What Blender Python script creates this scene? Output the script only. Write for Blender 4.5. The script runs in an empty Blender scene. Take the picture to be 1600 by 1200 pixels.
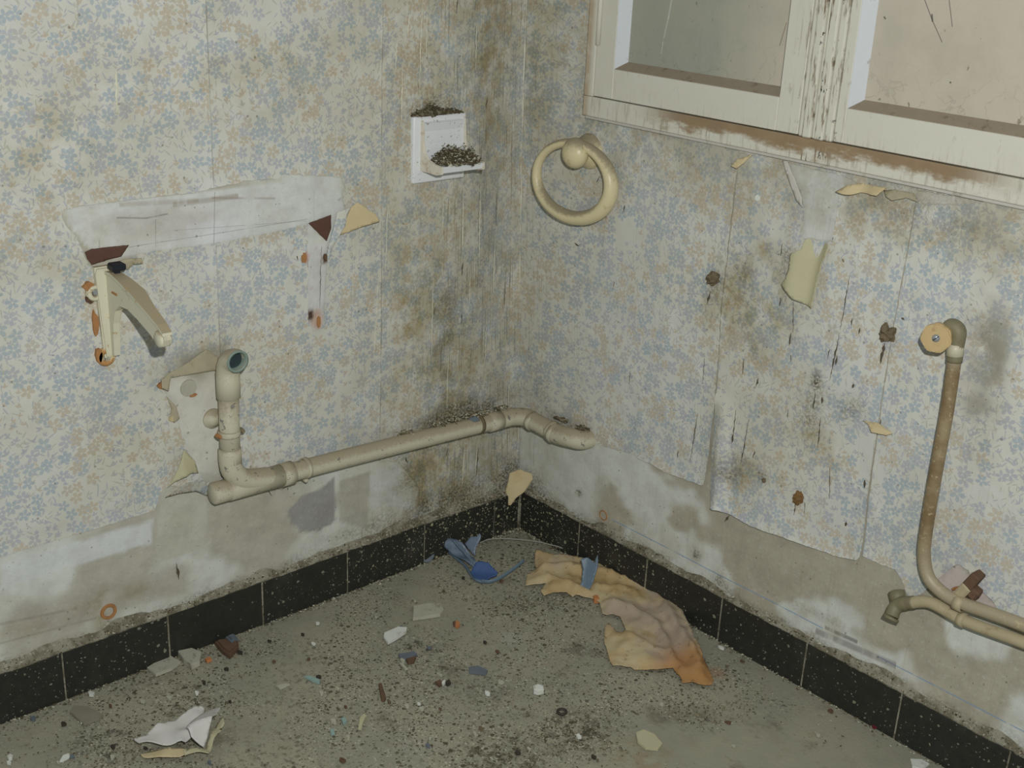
import bpy, bmesh, math, random
import numpy as np
from mathutils import Vector, Matrix, geometry
PI = math.pi
random.seed(7)
rng = np.random.RandomState(11)
SC = bpy.context.scene
COL = SC.collection

# ------------------------------------------------------------------ camera
CAM = Vector((1.9441, -1.8360, 1.3951))
FWD = Vector((-0.6862, 0.6326, -0.3591)).normalized()
RGT = Vector((0.6646, 0.7459, 0.0443)); RGT = (RGT - FWD * RGT.dot(FWD)).normalized()
UPV = RGT.cross(FWD).normalized()
FPX = 1928.17
cd = bpy.data.cameras.new('camera'); cam = bpy.data.objects.new('camera', cd); COL.objects.link(cam)
cd.sensor_width = 36; cd.lens = FPX / 1600 * 36; cd.clip_start = .02
m = Matrix((RGT, UPV, -FWD)).transposed().to_4x4(); m.translation = CAM
cam.matrix_world = m
SC.camera = cam
# ------------------------------------------------------------------ light
SC.view_settings.view_transform = 'Standard'; SC.view_settings.look = 'None'
SC.view_settings.gamma = 1; SC.view_settings.exposure = 0; SC.view_settings.use_curve_mapping = False
W = bpy.data.worlds.new('world'); SC.world = W; W.use_nodes = True
bg = W.node_tree.nodes['Background']; bg.inputs[0].default_value = (.84, .97, 1, 1); bg.inputs[1].default_value = .175
def area_light(name, loc, target, size, power, colr):
    ld = bpy.data.lights.new(name, 'AREA'); ld.shape = 'DISK'; ld.size = size; ld.energy = power; ld.color = colr
    o = bpy.data.objects.new(name, ld); COL.objects.link(o); o.location = loc
    o.rotation_euler = (Vector(target) - Vector(loc)).to_track_quat('-Z', 'Y').to_euler(); return o
area_light('camera_flash', CAM + RGT * .10 + UPV * .16, (.25, -.2, .95), .035, 31, (1, 1, .965))

def ray(x, y): return FWD + RGT * ((x - 800) / FPX) - UPV * ((y - 600) / FPX)
def hit(x, y, ax, off):
    d = ray(x, y); return CAM + d * ((off - CAM[ax]) / d[ax])
def LW(x, y, o=0): return hit(x, y, 0, o)        # point on (or o metres off) the left wall
def RW(x, y, o=0): return hit(x, y, 1, -o)       # ... the right wall
def FL(x, y, o=0): return hit(x, y, 2, o)        # ... the floor
def l2(x, y, o=0): p = LW(x, y, o); return (p.y, p.z)
def r2(x, y, o=0): p = RW(x, y, o); return (p.x, p.z)
def f2(x, y, o=0): p = FL(x, y, o); return (p.x, p.y)
# the plaster corner is not plumb: how far it leans at each height
_cz, _cx = zip(*sorted([(RW(x, y).z, RW(x, y).x) for x, y in ((823, 0), (818, 120), (815, 260), (812, 420), (811, 560), (811, 700), (810, 820))]))
def lean(z): return np.interp(z, _cz, np.array(_cx) - _cx[0])

# ------------------------------------------------------------------ helpers
def fbm(u, v, scale, octaves=4, seed=0):
    u = np.asarray(u, float) * scale; v = np.asarray(v, float) * scale
    out = np.zeros(np.broadcast(u, v).shape); amp = 1; tot = 0
    for o in range(octaves):
        iu = np.floor(u).astype(np.int64); iv = np.floor(v).astype(np.int64)
        fu = u - iu; fv = v - iv; fu = fu * fu * (3 - 2 * fu); fv = fv * fv * (3 - 2 * fv)
        def h(a, b):
            n = (a * 374761393 + b * 668265263 + (seed * 31 + o) * 974711) & 0x7fffffff
            n = ((n ^ (n >> 13)) * 1274126177) & 0x7fffffff
            return ((n ^ (n >> 16)) & 0xffff) / 65535.0
        out += amp * ((h(iu, iv) * (1 - fu) + h(iu + 1, iv) * fu) * (1 - fv) + (h(iu, iv + 1) * (1 - fu) + h(iu + 1, iv + 1) * fu) * fv)
        tot += amp; amp *= .5; u = u * 2.03; v = v * 2.03
    return out / tot
def f1(u, v, scale, octaves=3, seed=0): return float(fbm(u, v, scale, octaves, seed))
def sstep(a, b, x):
    t = np.clip((np.asarray(x, float) - a) / (b - a), 0, 1); return t * t * (3 - 2 * t)
def inside(poly, P):
    P = np.asarray(P); x, y = P[:, 0], P[:, 1]; c = np.zeros(len(P), bool); n = len(poly)
    for i in range(n):
        x1, y1 = poly[i]; x2, y2 = poly[(i + 1) % n]
        if y1 == y2: continue
        k = ((y1 > y) != (y2 > y)) & (x < (x2 - x1) * (y - y1) / (y2 - y1) + x1); c ^= k
    return c
def rough_outline(pts, step=.006, amp=.0025, seed=0, closed=True):
    out = []; n = len(pts)
    for i in range(n if closed else n - 1):
        a = np.array(pts[i]); b = np.array(pts[(i + 1) % n]); d = b - a; L = np.hypot(*d)
        k = max(1, int(L / step)); nn = np.array((-d[1], d[0])) / max(L, 1e-9)
        for j in range(k):
            p = a + d * j / k
            q = p + nn * (f1(p[0] + 9, p[1] + 5, 1 / step * .8, 3, seed) - .5) * 2 * amp
            out.append((float(q[0]), float(q[1])))
    return out

MATS = {}
def obj(name, me, m=None, parent=None, smooth=False):
    if isinstance(me, bmesh.types.BMesh):
        b = me; bmesh.ops.recalc_face_normals(b, faces=b.faces); me = bpy.data.meshes.new(name); b.to_mesh(me); b.free()
    o = bpy.data.objects.new(name, me); COL.objects.link(o)
    if m is not None and not me.materials: me.materials.append(m)
    if parent is not None: o.parent = parent
    if smooth: me.polygons.foreach_set('use_smooth', [True] * len(me.polygons))
    return o
def tag(o, label=None, cat=None, group=None, kind=None):
    if label: o['label'] = label
    if cat: o['category'] = cat
    if group: o['group'] = group
    if kind: o['kind'] = kind
    return o
def empty(name, loc, label=None, cat=None, group=None, kind=None):
    o = bpy.data.objects.new(name, None); COL.objects.link(o); o.empty_display_size = .02; o.location = loc
    bpy.context.view_layer.update()
    return tag(o, label, cat, group, kind)
def put(o, parent):                              # parent a world-space mesh to an Empty standing elsewhere
    o.parent = parent
    o.matrix_parent_inverse = Matrix.Translation(-Vector(parent.location)); return o
def part(name, bm, mat, parent, smooth=False, label=None):
    o = obj(name, bm, mat, None, smooth); put(o, parent)
    if label: o['label'] = label
    return o
def mesh_from(V, Fc, uv=None, attrs=None, name='m'):
    me = bpy.data.meshes.new(name); me.from_pydata([tuple(map(float, v)) for v in V], [], [tuple(int(i) for i in f) for f in Fc])
    if uv is not None:
        l = me.uv_layers.new(name='UVMap'); li = np.empty(len(me.loops), np.int32); me.loops.foreach_get('vertex_index', li)
        l.data.foreach_set('uv', np.asarray(uv, np.float32)[li].ravel())
    for k, a in (attrs or {}).items():
        at = me.attributes.new(k, 'FLOAT_COLOR', 'POINT'); at.data.foreach_set('color', np.asarray(a, np.float32).ravel())
    me.update(); return me
def tri_sheet(outlines, step, holes=()):
    """triangulated 2D region: outer outlines, minus holes, with a grid of inner points"""
    pts = []; edges = []
    for pl in list(outlines) + list(holes):
        s = len(pts); n = len(pl); pts += [Vector(p) for p in pl]; edges += [(s + i, s + (i + 1) % n) for i in range(n)]
    A = np.array([p for pl in outlines for p in pl]); lo, hi = A.min(0), A.max(0)
    nx = int((hi[0] - lo[0]) / step) + 1; ny = int((hi[1] - lo[1]) / step) + 1
    gx, gy = np.meshgrid(lo[0] + (np.arange(nx) + .5) * step, lo[1] + (np.arange(ny) + .5) * step)
    gx = gx + (np.arange(ny)[:, None] % 2) * step * .5
    g = np.stack([gx.ravel(), gy.ravel()], 1)
    k = np.zeros(len(g), bool)
    for pl in outlines: k |= inside(pl, g)
    for pl in holes: k &= ~inside(pl, g)
    pts += [Vector(map(float, p)) for p in g[k]]
    V, _, T, *_r = geometry.delaunay_2d_cdt(pts, edges, [], 0, 1e-6)
    V = np.array([tuple(v) for v in V]); T = np.array([t for t in T if len(t) == 3])
    c = V[T].mean(1); k = np.zeros(len(c), bool)
    for pl in outlines: k |= inside(pl, c)
    for pl in holes: k &= ~inside(pl, c)
    return V, T[k]
def edge_dist(P, poly, closed=True):
    P = np.asarray(P); d = np.full(len(P), 9.); n = len(poly)
    for i in range(n if closed else n - 1):
        a = np.array(poly[i]); b = np.array(poly[(i + 1) % n]); ab = b - a
        t = np.clip(((P - a) @ ab) / max(ab @ ab, 1e-12), 0, 1)
        d = np.minimum(d, np.hypot(*(P - a - t[:, None] * ab).T))
    return d
def box_bm(lo, hi, bevel=0, seg=1):
    bm = bmesh.new(); r = bmesh.ops.create_cube(bm, size=1)
    for v in bm.verts: v.co = Vector([(lo[i] + hi[i]) / 2 + v.co[i] * (hi[i] - lo[i]) for i in range(3)])
    if bevel: bmesh.ops.bevel(bm, geom=list(bm.edges), offset=bevel, segments=seg, affect='EDGES', profile=.5)
    return bm
def smooth_path(P, n=8):
    P = [Vector(p) for p in P]; out = []
    Q = [P[0] * 2 - P[1]] + P + [P[-1] * 2 - P[-2]]
    for i in range(1, len(Q) - 2):
        a, b, c, d = Q[i - 1:i + 3]
        for k in range(n):
            t = k / n; out.append(.5 * (2 * b + (c - a) * t + (2 * a - 5 * b + 4 * c - d) * t * t + (3 * b - 3 * c + d - a) * t ** 3))
    out.append(P[-1]); return out
def tube_bm(path, rad, seg=20, cap=True, bm=None, flat=None, hollow=0):
    bm = bm or bmesh.new(); n = len(path); R = [rad] * n if not hasattr(rad, '__len__') else rad
    T = [(path[min(i + 1, n - 1)] - path[max(i - 1, 0)]).normalized() for i in range(n)]
    a = Vector((0, 0, 1)) if abs(T[0].z) < .9 else Vector((1, 0, 0)); N = (a - T[0] * a.dot(T[0])).normalized(); rings = []
    for i in range(n):
        N = (N - T[i] * N.dot(T[i])).normalized(); B = T[i].cross(N)
        rings.append([bm.verts.new(path[i] + (N * math.cos(2 * PI * k / seg) + B * math.sin(2 * PI * k / seg) * (flat or 1)) * R[i]) for k in range(seg)])
    for i in range(n - 1):
        for k in range(seg): bm.faces.new((rings[i][k], rings[i][(k + 1) % seg], rings[i + 1][(k + 1) % seg], rings[i + 1][k]))
    if cap: bm.faces.new(rings[0][::-1]); bm.faces.new(rings[-1])
    return bm
def lathe_bm(axis_o, axis_d, prof, seg=28, bm=None):
    """prof: (distance along axis, radius) list; open ends closed when radius is 0"""
    bm = bm or bmesh.new(); d = Vector(axis_d).normalized(); a = Vector((0, 0, 1)) if abs(d.z) < .9 else Vector((1, 0, 0))
    N = (a - d * a.dot(d)).normalized(); B = d.cross(N); rings = []
    for s, r in prof:
        c = Vector(axis_o) + d * s
        rings.append([bm.verts.new(c)] if r < 1e-6 else [bm.verts.new(c + (N * math.cos(2 * PI * k / seg) + B * math.sin(2 * PI * k / seg)) * r) for k in range(seg)])
    for p, q in zip(rings, rings[1:]):
        for k in range(seg):
            k2 = (k + 1) % seg
            if len(p) == 1 and len(q) == 1: break
            if len(p) == 1: bm.faces.new((p[0], q[k], q[k2]))
            elif len(q) == 1: bm.faces.new((p[k], p[k2], q[0]))
            else: bm.faces.new((p[k], p[k2], q[k2], q[k]))
    return bm
def prism_bm(outline, f3, h0, h1, bm=None, bevel=0):
    """2D outline extruded between offsets h0 and h1; f3(u, v, h) -> point"""
    bm = bm or bmesh.new()
    a = [bm.verts.new(f3(u, v, h0)) for u, v in outline]; b = [bm.verts.new(f3(u, v, h1)) for u, v in outline]; n = len(a)
    fa = bm.faces.new(a[::-1]); fb = bm.faces.new(b)
    for i in range(n): bm.faces.new((a[i], a[(i + 1) % n], b[(i + 1) % n], b[i]))
    if bevel: bmesh.ops.bevel(bm, geom=list(fb.edges), offset=bevel, segments=2, affect='EDGES')
    return bm
def crumbs_bm(pts, sizes, seed=0, flat=.6):
    """irregular grit: one squashed octahedron per point"""
    r = np.random.RandomState(seed); V = []; Fc = []
    base = np.array([(1, 0, 0), (0, 1, 0), (-1, 0, 0), (0, -1, 0), (0, 0, 1), (0, 0, -1)], float)
    tris = [(0, 1, 4), (1, 2, 4), (2, 3, 4), (3, 0, 4), (1, 0, 5), (2, 1, 5), (3, 2, 5), (0, 3, 5)]
    for p, s in zip(pts, sizes):
        a = r.rand() * 6.28; ca, sa = math.cos(a), math.sin(a)
        b = base * (1 + (r.rand(6, 1) - .5) * .9) * s * np.array((1 + r.rand() * .8, .8, flat * (.6 + r.rand() * .6)))
        b = np.stack([b[:, 0] * ca - b[:, 1] * sa, b[:, 0] * sa + b[:, 1] * ca, b[:, 2]], 1) + np.array(p)
        k = len(V); V += [tuple(x) for x in b]; Fc += [tuple(k + i for i in t) for t in tris]
    return mesh_from(V, Fc)

# ------------------------------------------------------------------ node materials
class G:
    def __init__(s, name):
        s.m = bpy.data.materials.new(name); s.m.use_nodes = True; s.t = s.m.node_tree; s.b = s.t.nodes['Principled BSDF']; MATS[name] = s.m
    def n(s, ty, **k):
        x = s.t.nodes.new(ty)
        for a, v in k.items(): setattr(x, a, v)
        return x
    def set(s, sock, v):
        if v is None: return
        if isinstance(v, bpy.types.NodeSocket): s.t.links.new(v, sock)
        else:
            if sock.type == 'RGBA' and hasattr(v, '__len__') and len(v) == 3: v = (*v, 1)
            sock.default_value = v
    def M(s, op, a, b=None, c=None, clamp=False):
        x = s.n('ShaderNodeMath', operation=op, use_clamp=clamp)
        for i, v in enumerate((a, b, c)): s.set(x.inputs[i], v)
        return x.outputs[0]
    def V(s, op, a, b=None, scale=None):
        x = s.n('ShaderNodeVectorMath', operation=op); s.set(x.inputs[0], a); s.set(x.inputs[1], b)
        if scale is not None: s.set(x.inputs['Scale'], scale)
        return x.outputs['Value'] if op in ('LENGTH', 'DOT_PRODUCT', 'DISTANCE') else x.outputs[0]
    def mix(s, f, a, b, mode='MIX'):
        x = s.n('ShaderNodeMix', data_type='RGBA', blend_type=mode); s.set(x.inputs[0], f); s.set(x.inputs[6], a); s.set(x.inputs[7], b); return x.outputs[2]
    def noise(s, vec, scale, detail=3, rough=.55, dist=0):
        x = s.n('ShaderNodeTexNoise'); s.set(x.inputs['Vector'], vec); s.set(x.inputs['Scale'], scale); s.set(x.inputs['Detail'], detail)
        s.set(x.inputs['Roughness'], rough); s.set(x.inputs['Distortion'], dist); return x.outputs[0]
    def vor(s, vec, scale, rnd=1., feat='F1', dim='3D'):
        x = s.n('ShaderNodeTexVoronoi', feature=feat, voronoi_dimensions=dim); s.set(x.inputs['Vector'], vec); s.set(x.inputs['Scale'], scale); s.set(x.inputs['Randomness'], rnd); return x
    def step(s, v, a, b):                      # smooth ramp 0..1 between a and b
        x = s.n('ShaderNodeMapRange', interpolation_type='SMOOTHSTEP'); s.set(x.inputs[0], v); s.set(x.inputs[1], a); s.set(x.inputs[2], b); return x.outputs[0]
    def obj(s): return s.n('ShaderNodeTexCoord').outputs['Object']
    def uv(s):
        return s.n('ShaderNodeTexCoord').outputs['UV']
    def attr(s, nm):
        a = s.n('ShaderNodeAttribute', attribute_name=nm); return a
    def sep(s, v):
        x = s.n('ShaderNodeSeparateXYZ'); s.set(x.inputs[0], v); return x.outputs
    def sepc(s, v):
        x = s.n('ShaderNodeSeparateColor'); s.set(x.inputs[0], v); return x.outputs
    def comb(s, x_, y_, z_=0):
        x = s.n('ShaderNodeCombineXYZ'); s.set(x.inputs[0], x_); s.set(x.inputs[1], y_); s.set(x.inputs[2], z_); return x.outputs[0]
    def bump(s, h, strength=.3, dist=.002):
        x = s.n('ShaderNodeBump'); s.set(x.inputs['Strength'], strength); s.set(x.inputs['Distance'], dist); s.set(x.inputs['Height'], h)
        s.t.links.new(x.outputs[0], s.b.inputs['Normal']); return x
    def out(s, col, rough=.8, spec=None, metal=None):
        s.set(s.b.inputs['Base Color'], col); s.set(s.b.inputs['Roughness'], rough)
        if spec is not None: s.b.inputs['Specular IOR Level'].default_value = spec
        if metal is not None: s.b.inputs['Metallic'].default_value = metal
        return s.m
def c8(r, g, b):
    f = lambda x: ((x / 255 + .055) / 1.055) ** 2.4 if x > 10 else x / 255 / 12.92
    return (f(r), f(g), f(b))

def segmask(g, u, v, a, b, w):
    """thin line from a to b in the surface's own metres"""
    d = np.array(b) - np.array(a); L = float(np.hypot(*d)); tx, ty = d / L
    du = g.M('SUBTRACT', u, float(a[0])); dv = g.M('SUBTRACT', v, float(a[1]))
    t = g.M('ADD', g.M('MULTIPLY', du, float(tx)), g.M('MULTIPLY', dv, float(ty)))
    s_ = g.M('ABSOLUTE', g.M('SUBTRACT', g.M('MULTIPLY', dv, float(tx)), g.M('MULTIPLY', du, float(ty))))
    k = g.step(s_, w, w * .3)
    return g.M('MULTIPLY', k, g.M('MULTIPLY', g.M('GREATER_THAN', t, 0.), g.M('LESS_THAN', t, L)))

def grime_over(g, col, uvv, spread=1.):
    """stains stored on the mesh: r brown stain, g dark mould, b vertical scratches, a grey tone"""
    st = g.attr('stain'); c = g.sepc(st.outputs['Color']); al = st.outputs['Alpha']
    u, v, _ = g.sep(uvv)
    n1 = g.noise(uvv, 14, 4, .6); n2 = g.noise(uvv, 90, 4, .7)
    col = g.mix(g.M('MULTIPLY', c[0], g.step(g.M('ADD', g.M('MULTIPLY', n1, .7), g.M('MULTIPLY', n2, .3)), .3, .62)), col, g.mix(1., col, c8(204, 192, 158), 'MULTIPLY'))
    streak = g.noise(g.comb(g.M('MULTIPLY', u, 260.), g.M('MULTIPLY', v, 7.)), 1., 3, .6)
    streak2 = g.noise(g.comb(g.M('MULTIPLY', u, 150.), g.M('MULTIPLY', v, 5.), 4.), 1., 3, .6)
    col = g.mix(g.M('MULTIPLY', g.M('MULTIPLY', c[2], .75), g.step(streak, .56, .68)), col, c8(120, 108, 78))
    col = g.mix(g.M('MULTIPLY', g.M('MULTIPLY', c[2], .8), g.step(streak2, .69, .73)), col, c8(222, 218, 196))
    spk = g.noise(uvv, 170, 3, .75)
    col = g.mix(g.M('MULTIPLY', c[1], g.step(spk, .40, .60)), col, c8(82, 74, 56))
    col = g.mix(g.M('MULTIPLY', c[1], .25), col, c8(120, 108, 84))
    col = g.mix(g.M('MULTIPLY', al, g.step(n1, .25, .6)), col, c8(150, 146, 132))
    # scattered dark and pale specks everywhere
    sp = g.vor(uvv, 55, 1., dim='2D'); szz = g.sepc(sp.outputs['Color'])
    k = g.M('MULTIPLY', g.M('LESS_THAN', sp.outputs['Distance'], g.M('MULTIPLY', g.M('POWER', szz[0], 8.), .13)), g.M('GREATER_THAN', szz[1], .35))
    col = g.mix(g.M('MULTIPLY', k, .5), col, c8(96, 88, 74))
    return col, n1, n2

def wallpaper_mat(name, base, warm=0.):
    g = G(name); uvv = g.uv(); u, v, _ = g.sep(uvv)
    warp = g.noise(uvv, 40, 2); uvw = g.V('ADD', uvv, g.V('SCALE', g.comb(g.M('SUBTRACT', warp, .5), g.M('SUBTRACT', warp, .45)), scale=.004))
    col = g.mix(g.step(g.noise(uvv, 5, 3), .35, .7), base, tuple(x * .93 for x in base))
    blue, lav, tan, leaf = c8(160, 174, 184), c8(170, 174, 184), c8(188, 176, 156), c8(176, 180, 168)
    def cells(size, rnd, off):
        q = g.V('ADD', uvw, off); x = g.vor(q, 1 / size, rnd, dim='2D'); d = g.V('SUBTRACT', q, x.outputs['Position'])
        dx, dy, _ = g.sep(d); cc = g.sepc(x.outputs['Color']); r = g.M('MULTIPLY', g.V('LENGTH', g.comb(dx, dy)), 1 / size)
        return x.outputs['Position'], dx, dy, r, cc
    # thin leaves and stems
    for size, off, amt in ((.0125, (.3, .7, 0), .48), (.0165, (1.9, .2, 0), .44)):
        pos, dx, dy, r, cc = cells(size, .9, off)
        a = g.M('MULTIPLY', g.M('SUBTRACT', cc[0], .5), 2.6); ca = g.M('COSINE', a); sa = g.M('SINE', a)
        x1 = g.M('ADD', g.M('MULTIPLY', dx, ca), g.M('MULTIPLY', dy, sa)); y1 = g.M('SUBTRACT', g.M('MULTIPLY', dy, ca), g.M('MULTIPLY', dx, sa))
        e = g.M('ADD', g.M('POWER', g.M('ABSOLUTE', g.M('MULTIPLY', x1, 1 / (size * .085))), 2.), g.M('POWER', g.M('ABSOLUTE', g.M('MULTIPLY', y1, 1 / (size * .42))), 2.))
        pres = g.M('GREATER_THAN', g.noise(pos, 9, 2), amt)
        col = g.mix(g.M('MULTIPLY', g.step(e, 1.3, .8), g.M('MULTIPLY', pres, .7)), col, g.mix(g.M('GREATER_THAN', cc[2], .5), leaf, lav))
    # tulips
    for size, off in ((.0215, (.11, .43, 0)), (.026, (5.1, 3.3, 0))):
        pos, dx, dy, r, cc = cells(size, .85, off)
        th = g.M('ADD', g.M('ARCTAN2', dx, dy), g.M('MULTIPLY', g.M('SUBTRACT', cc[0], .5), 1.6))
        rr = g.M('MULTIPLY', g.M('POWER', g.M('MAXIMUM', g.M('COSINE', g.M('MULTIPLY', th, .8)), 0.), .6), g.M('ADD', .30, g.M('MULTIPLY', .10, g.M('COSINE', g.M('MULTIPLY', th, 6.)))))
        pres = g.M('GREATER_THAN', g.noise(pos, 8, 2), .465)
        hue = g.step(g.noise(g.V('ADD', pos, (7, 2, 0)), 6.5, 1), .53, .58)
        col = g.mix(g.M('MULTIPLY', g.step(g.M('SUBTRACT', rr, r), 0., .05), g.M('MULTIPLY', pres, .72)), col, g.mix(hue, lav, tan))
    # five-petalled flowers, big then small
    for size, off, thr, op in ((.031, (.7, .1, 0), .475, .70), (.0265, (3.7, 8.1, 0), .50, .76)):
        pos, dx, dy, r, cc = cells(size, .72, off)
        th = g.M('ADD', g.M('ARCTAN2', dy, dx), g.M('MULTIPLY', cc[0], 6.28))
        rr = g.M('MULTIPLY', g.M('POWER', g.M('ABSOLUTE', g.M('COSINE', g.M('MULTIPLY', th, 2.5))), .55), g.M('ADD', .42, g.M('MULTIPLY', cc[1], .1)))
        k = g.M('MULTIPLY', g.step(g.M('SUBTRACT', rr, r), -.01, .075), g.step(r, .04, .10))
        pres = g.M('GREATER_THAN', g.noise(pos, 8.5, 2), thr)
        hn = g.noise(g.V('ADD', pos, (7, 2, 0)), 6.5, 1)
        c_ = g.mix(g.step(hn, .53, .56), g.mix(g.step(cc[2], .55, .7), blue, lav), tan)
        # a pale rim keeps overlapping petals apart
        rim = g.M('MULTIPLY', g.step(g.M('SUBTRACT', rr, r), -.05, -.01), pres)
        col = g.mix(g.M('MULTIPLY', rim, .55), col, base)
        col = g.mix(g.M('MULTIPLY', k, g.M('MULTIPLY', pres, op)), col, c_)
    big = g.noise(uvv, 3.2, 3)
    col = g.mix(g.M('MULTIPLY', g.step(big, .45, .7), .3 + warm), col, g.mix(1., col, c8(230, 222, 196), 'MULTIPLY'))
    col, n1, n2 = grime_over(g, col, uvv)
    h = g.M('ADD', g.M('MULTIPLY', g.noise(uvv, 320, 2), .25), g.M('MULTIPLY', n1, .9))
    g.bump(h, .35, .004)
    return g.out(col, .72, .25)
wallpaper = wallpaper_mat('floral_wallpaper', c8(209, 209, 201))

def plaster_mat(name, lines=(), lcol=(90, 90, 92)):
    g = G(name); uvv = g.uv(); u, v, _ = g.sep(uvv)
    t = g.attr('tint').outputs['Color']
    n = g.noise(uvv, 22, 5, .65); nf = g.noise(uvv, 120, 4, .7)
    col = g.mix(g.step(n, .35, .7), t, g.mix(1., t, (.86, .85, .85), 'MULTIPLY'))
    col = g.mix(g.M('MULTIPLY', g.step(nf, .55, .68), .35), col, c8(205, 205, 198))
    col = g.mix(g.M('MULTIPLY', g.step(g.noise(g.V('ADD', uvv, (3, 3, 0)), 75, 5, .7), .6, .72), .4), col, c8(118, 110, 98))
    lc = g.noise(g.comb(g.M('MULTIPLY', u, 22.), 0.), 1., 3, .6)
    for a, b, w, k, cc in lines:
        mk = segmask(g, u, v, a, b, w)
        col = g.mix(g.M('MULTIPLY', mk, g.M('MULTIPLY', g.step(lc, .34, .5), k)), col, c8(*cc))
    col, n1, n2 = grime_over(g, col, uvv)
    g.bump(g.M('ADD', n, g.M('MULTIPLY', nf, .5)), .4, .003)
    return g.out(col, .85, .2)
pen = (96, 96, 100)
left_lines = [(l2(*a), l2(*b), w, k, c) for a, b, w, k, c in (
    ((190, 388), (480, 342), .0009, .45, pen), ((270, 360), (478, 345), .0008, .35, pen), ((243, 343), (243, 388), .0011, .5, pen),
    ((335, 300), (334, 384), .0011, .5, pen), ((389, 290), (389, 378), .0010, .5, pen), ((490, 297), (490, 346), .0010, .7, pen),
    ((155, 375), (155, 392), .001, .4, pen), ((182, 340), (228, 341), .0022, .45, (100, 88, 80)), ((228, 341), (262, 334), .002, .5, (90, 80, 74)),
    ((186, 320), (310, 313), .006, .30, (140, 118, 100)), ((270, 320), (372, 306), .007, .38, (132, 108, 86)), ((330, 309), (430, 310), .003, .35, (135, 115, 95)),
    ((490, 385), (489, 490), .0009, .8, (70, 66, 66)), ((0, 975), (120, 950), .004, .3, (130, 118, 112)), ((0, 1005), (150, 965), .003, .3, (130, 118, 112)))]
plaster_l = plaster_mat('left_wall_plaster', left_lines)
plaster_r = plaster_mat('right_wall_plaster', [((.30, .1405), (.86, .1415), .0017, .8, (120, 152, 190)), ((.98, .1410), (1.6, .1420), .0017, .75, (120, 152, 190)),
    (r2(1275, 985), r2(1400, 1040), .010, .5, (98, 88, 92)), (r2(1290, 980), r2(1340, 1003), .006, .6, (80, 72, 76))])

def simple(name, col, rough=.7, spec=.3, metal=0., mottle=.15, scale=40, dirt=None, dscale=25, dth=(.55, .7), damt=.7, bump=.25, bdist=.001, dirt2=None):
    g = G(name); o = g.obj(); n = g.noise(o, scale, 4, .6)
    c = g.mix(n, tuple(x * (1 - mottle) for x in col), tuple(min(1, x * (1 + mottle)) for x in col))
    if dirt is not None: c = g.mix(g.M('MULTIPLY', g.step(g.noise(g.V('ADD', o, (5, 1, 2)), dscale, 5, .65), *dth), damt), c, dirt)
    if dirt2 is not None: c = g.mix(g.M('MULTIPLY', g.step(g.noise(g.V('ADD', o, (1, 8, 2)), dscale * 4, 4, .7), .6, .66), .8), c, dirt2)
    if bump: g.bump(g.M('ADD', n, g.M('MULTIPLY', g.noise(o, scale * 6, 3, .7), .4)), bump, bdist)
    return g.out(c, rough, spec, metal)
def dusty(name, col, dust, rough=.55, amt=.85, **k):
    """dust lies on faces that look up"""
    g = G(name); o = g.obj(); n = g.noise(o, 30, 4, .6); nf = g.noise(o, 160, 4, .7)
    c = g.mix(n, tuple(x * .9 for x in col), col)
    geo = g.n('ShaderNodeNewGeometry'); z = g.sep(geo.outputs['Normal'])[2]
    c = g.mix(g.M('MULTIPLY', g.step(g.M('ADD', z, g.M('MULTIPLY', g.M('SUBTRACT', nf, .5), .8)), .1, .75), amt), c, dust)
    c = g.mix(g.M('MULTIPLY', g.step(g.noise(g.V('ADD', o, (2, 5, 1)), 60, 4, .7), .62, .66), .75), c, k.get('chip', c8(92, 92, 96)))
    g.bump(g.M('ADD', n, g.M('MULTIPLY', nf, .4)), .25, .001)
    return g.out(c, rough, .35)
cream_pipe = dusty('cream_painted_pipe', c8(200, 195, 172), c8(156, 144, 120), .5)
cream_ring = dusty('cream_glazed_ceramic', c8(218, 206, 166), c8(150, 139, 114), .36, .95, chip=c8(196, 180, 140))
cream_iron = dusty('cream_enamelled_iron', c8(214, 210, 186), c8(160, 146, 118), .5, .95, chip=c8(176, 150, 110))
white_ceramic = simple('white_glazed_ceramic', c8(222, 224, 226), .3, .5, mottle=.03, dirt=c8(200, 188, 168), dth=(.64, .78), damt=.4, bump=.05, dirt2=c8(150, 140, 120))
rust = simple('orange_rust', c8(168, 122, 80), .9, .2, mottle=.25, scale=90, dirt=c8(112, 74, 52), dscale=80)
dark_rust = simple('dark_rust', c8(104, 82, 66), .9, .2, mottle=.25, scale=90, dirt=c8(70, 52, 44), dscale=60)
brown_board = simple('dark_brown_board', c8(94, 68, 58), .8, .2, mottle=.15, scale=70)
tan_paper = simple('tan_paper_back', c8(200, 184, 146), .85, .15, mottle=.1, scale=25, dirt=c8(184, 162, 118), dscale=14, damt=.6)
yellow_paper = simple('yellowed_paper_back', c8(184, 179, 148), .85, .15, mottle=.08, scale=30, dirt=c8(176, 166, 130), dscale=30, damt=.8)
grey_paper = simple('grimy_grey_paper', c8(166, 158, 134), .85, .15, mottle=.2, scale=40, dirt=c8(116, 104, 76), dscale=30, damt=.8)
dark_hole = simple('dark_pipe_bore', c8(44, 58, 62), .6, .4, mottle=.3)
black_plastic = simple('black_plastic', c8(26, 30, 38), .5, .4, bump=0)
dirt_dark = simple('dark_grit', c8(88, 80, 62), .95, .1, mottle=.5, scale=300)
dirt_mid = simple('grey_brown_grit', c8(132, 124, 102), .95, .1, mottle=.4, scale=300)
dirt_pale = simple('pale_grit', c8(186, 184, 164), .9, .2, mottle=.25, scale=300)
crust = simple('brown_crust', c8(112, 100, 80), .95, .1, mottle=.45, scale=200, dirt=c8(66, 58, 48), dscale=150)
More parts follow.
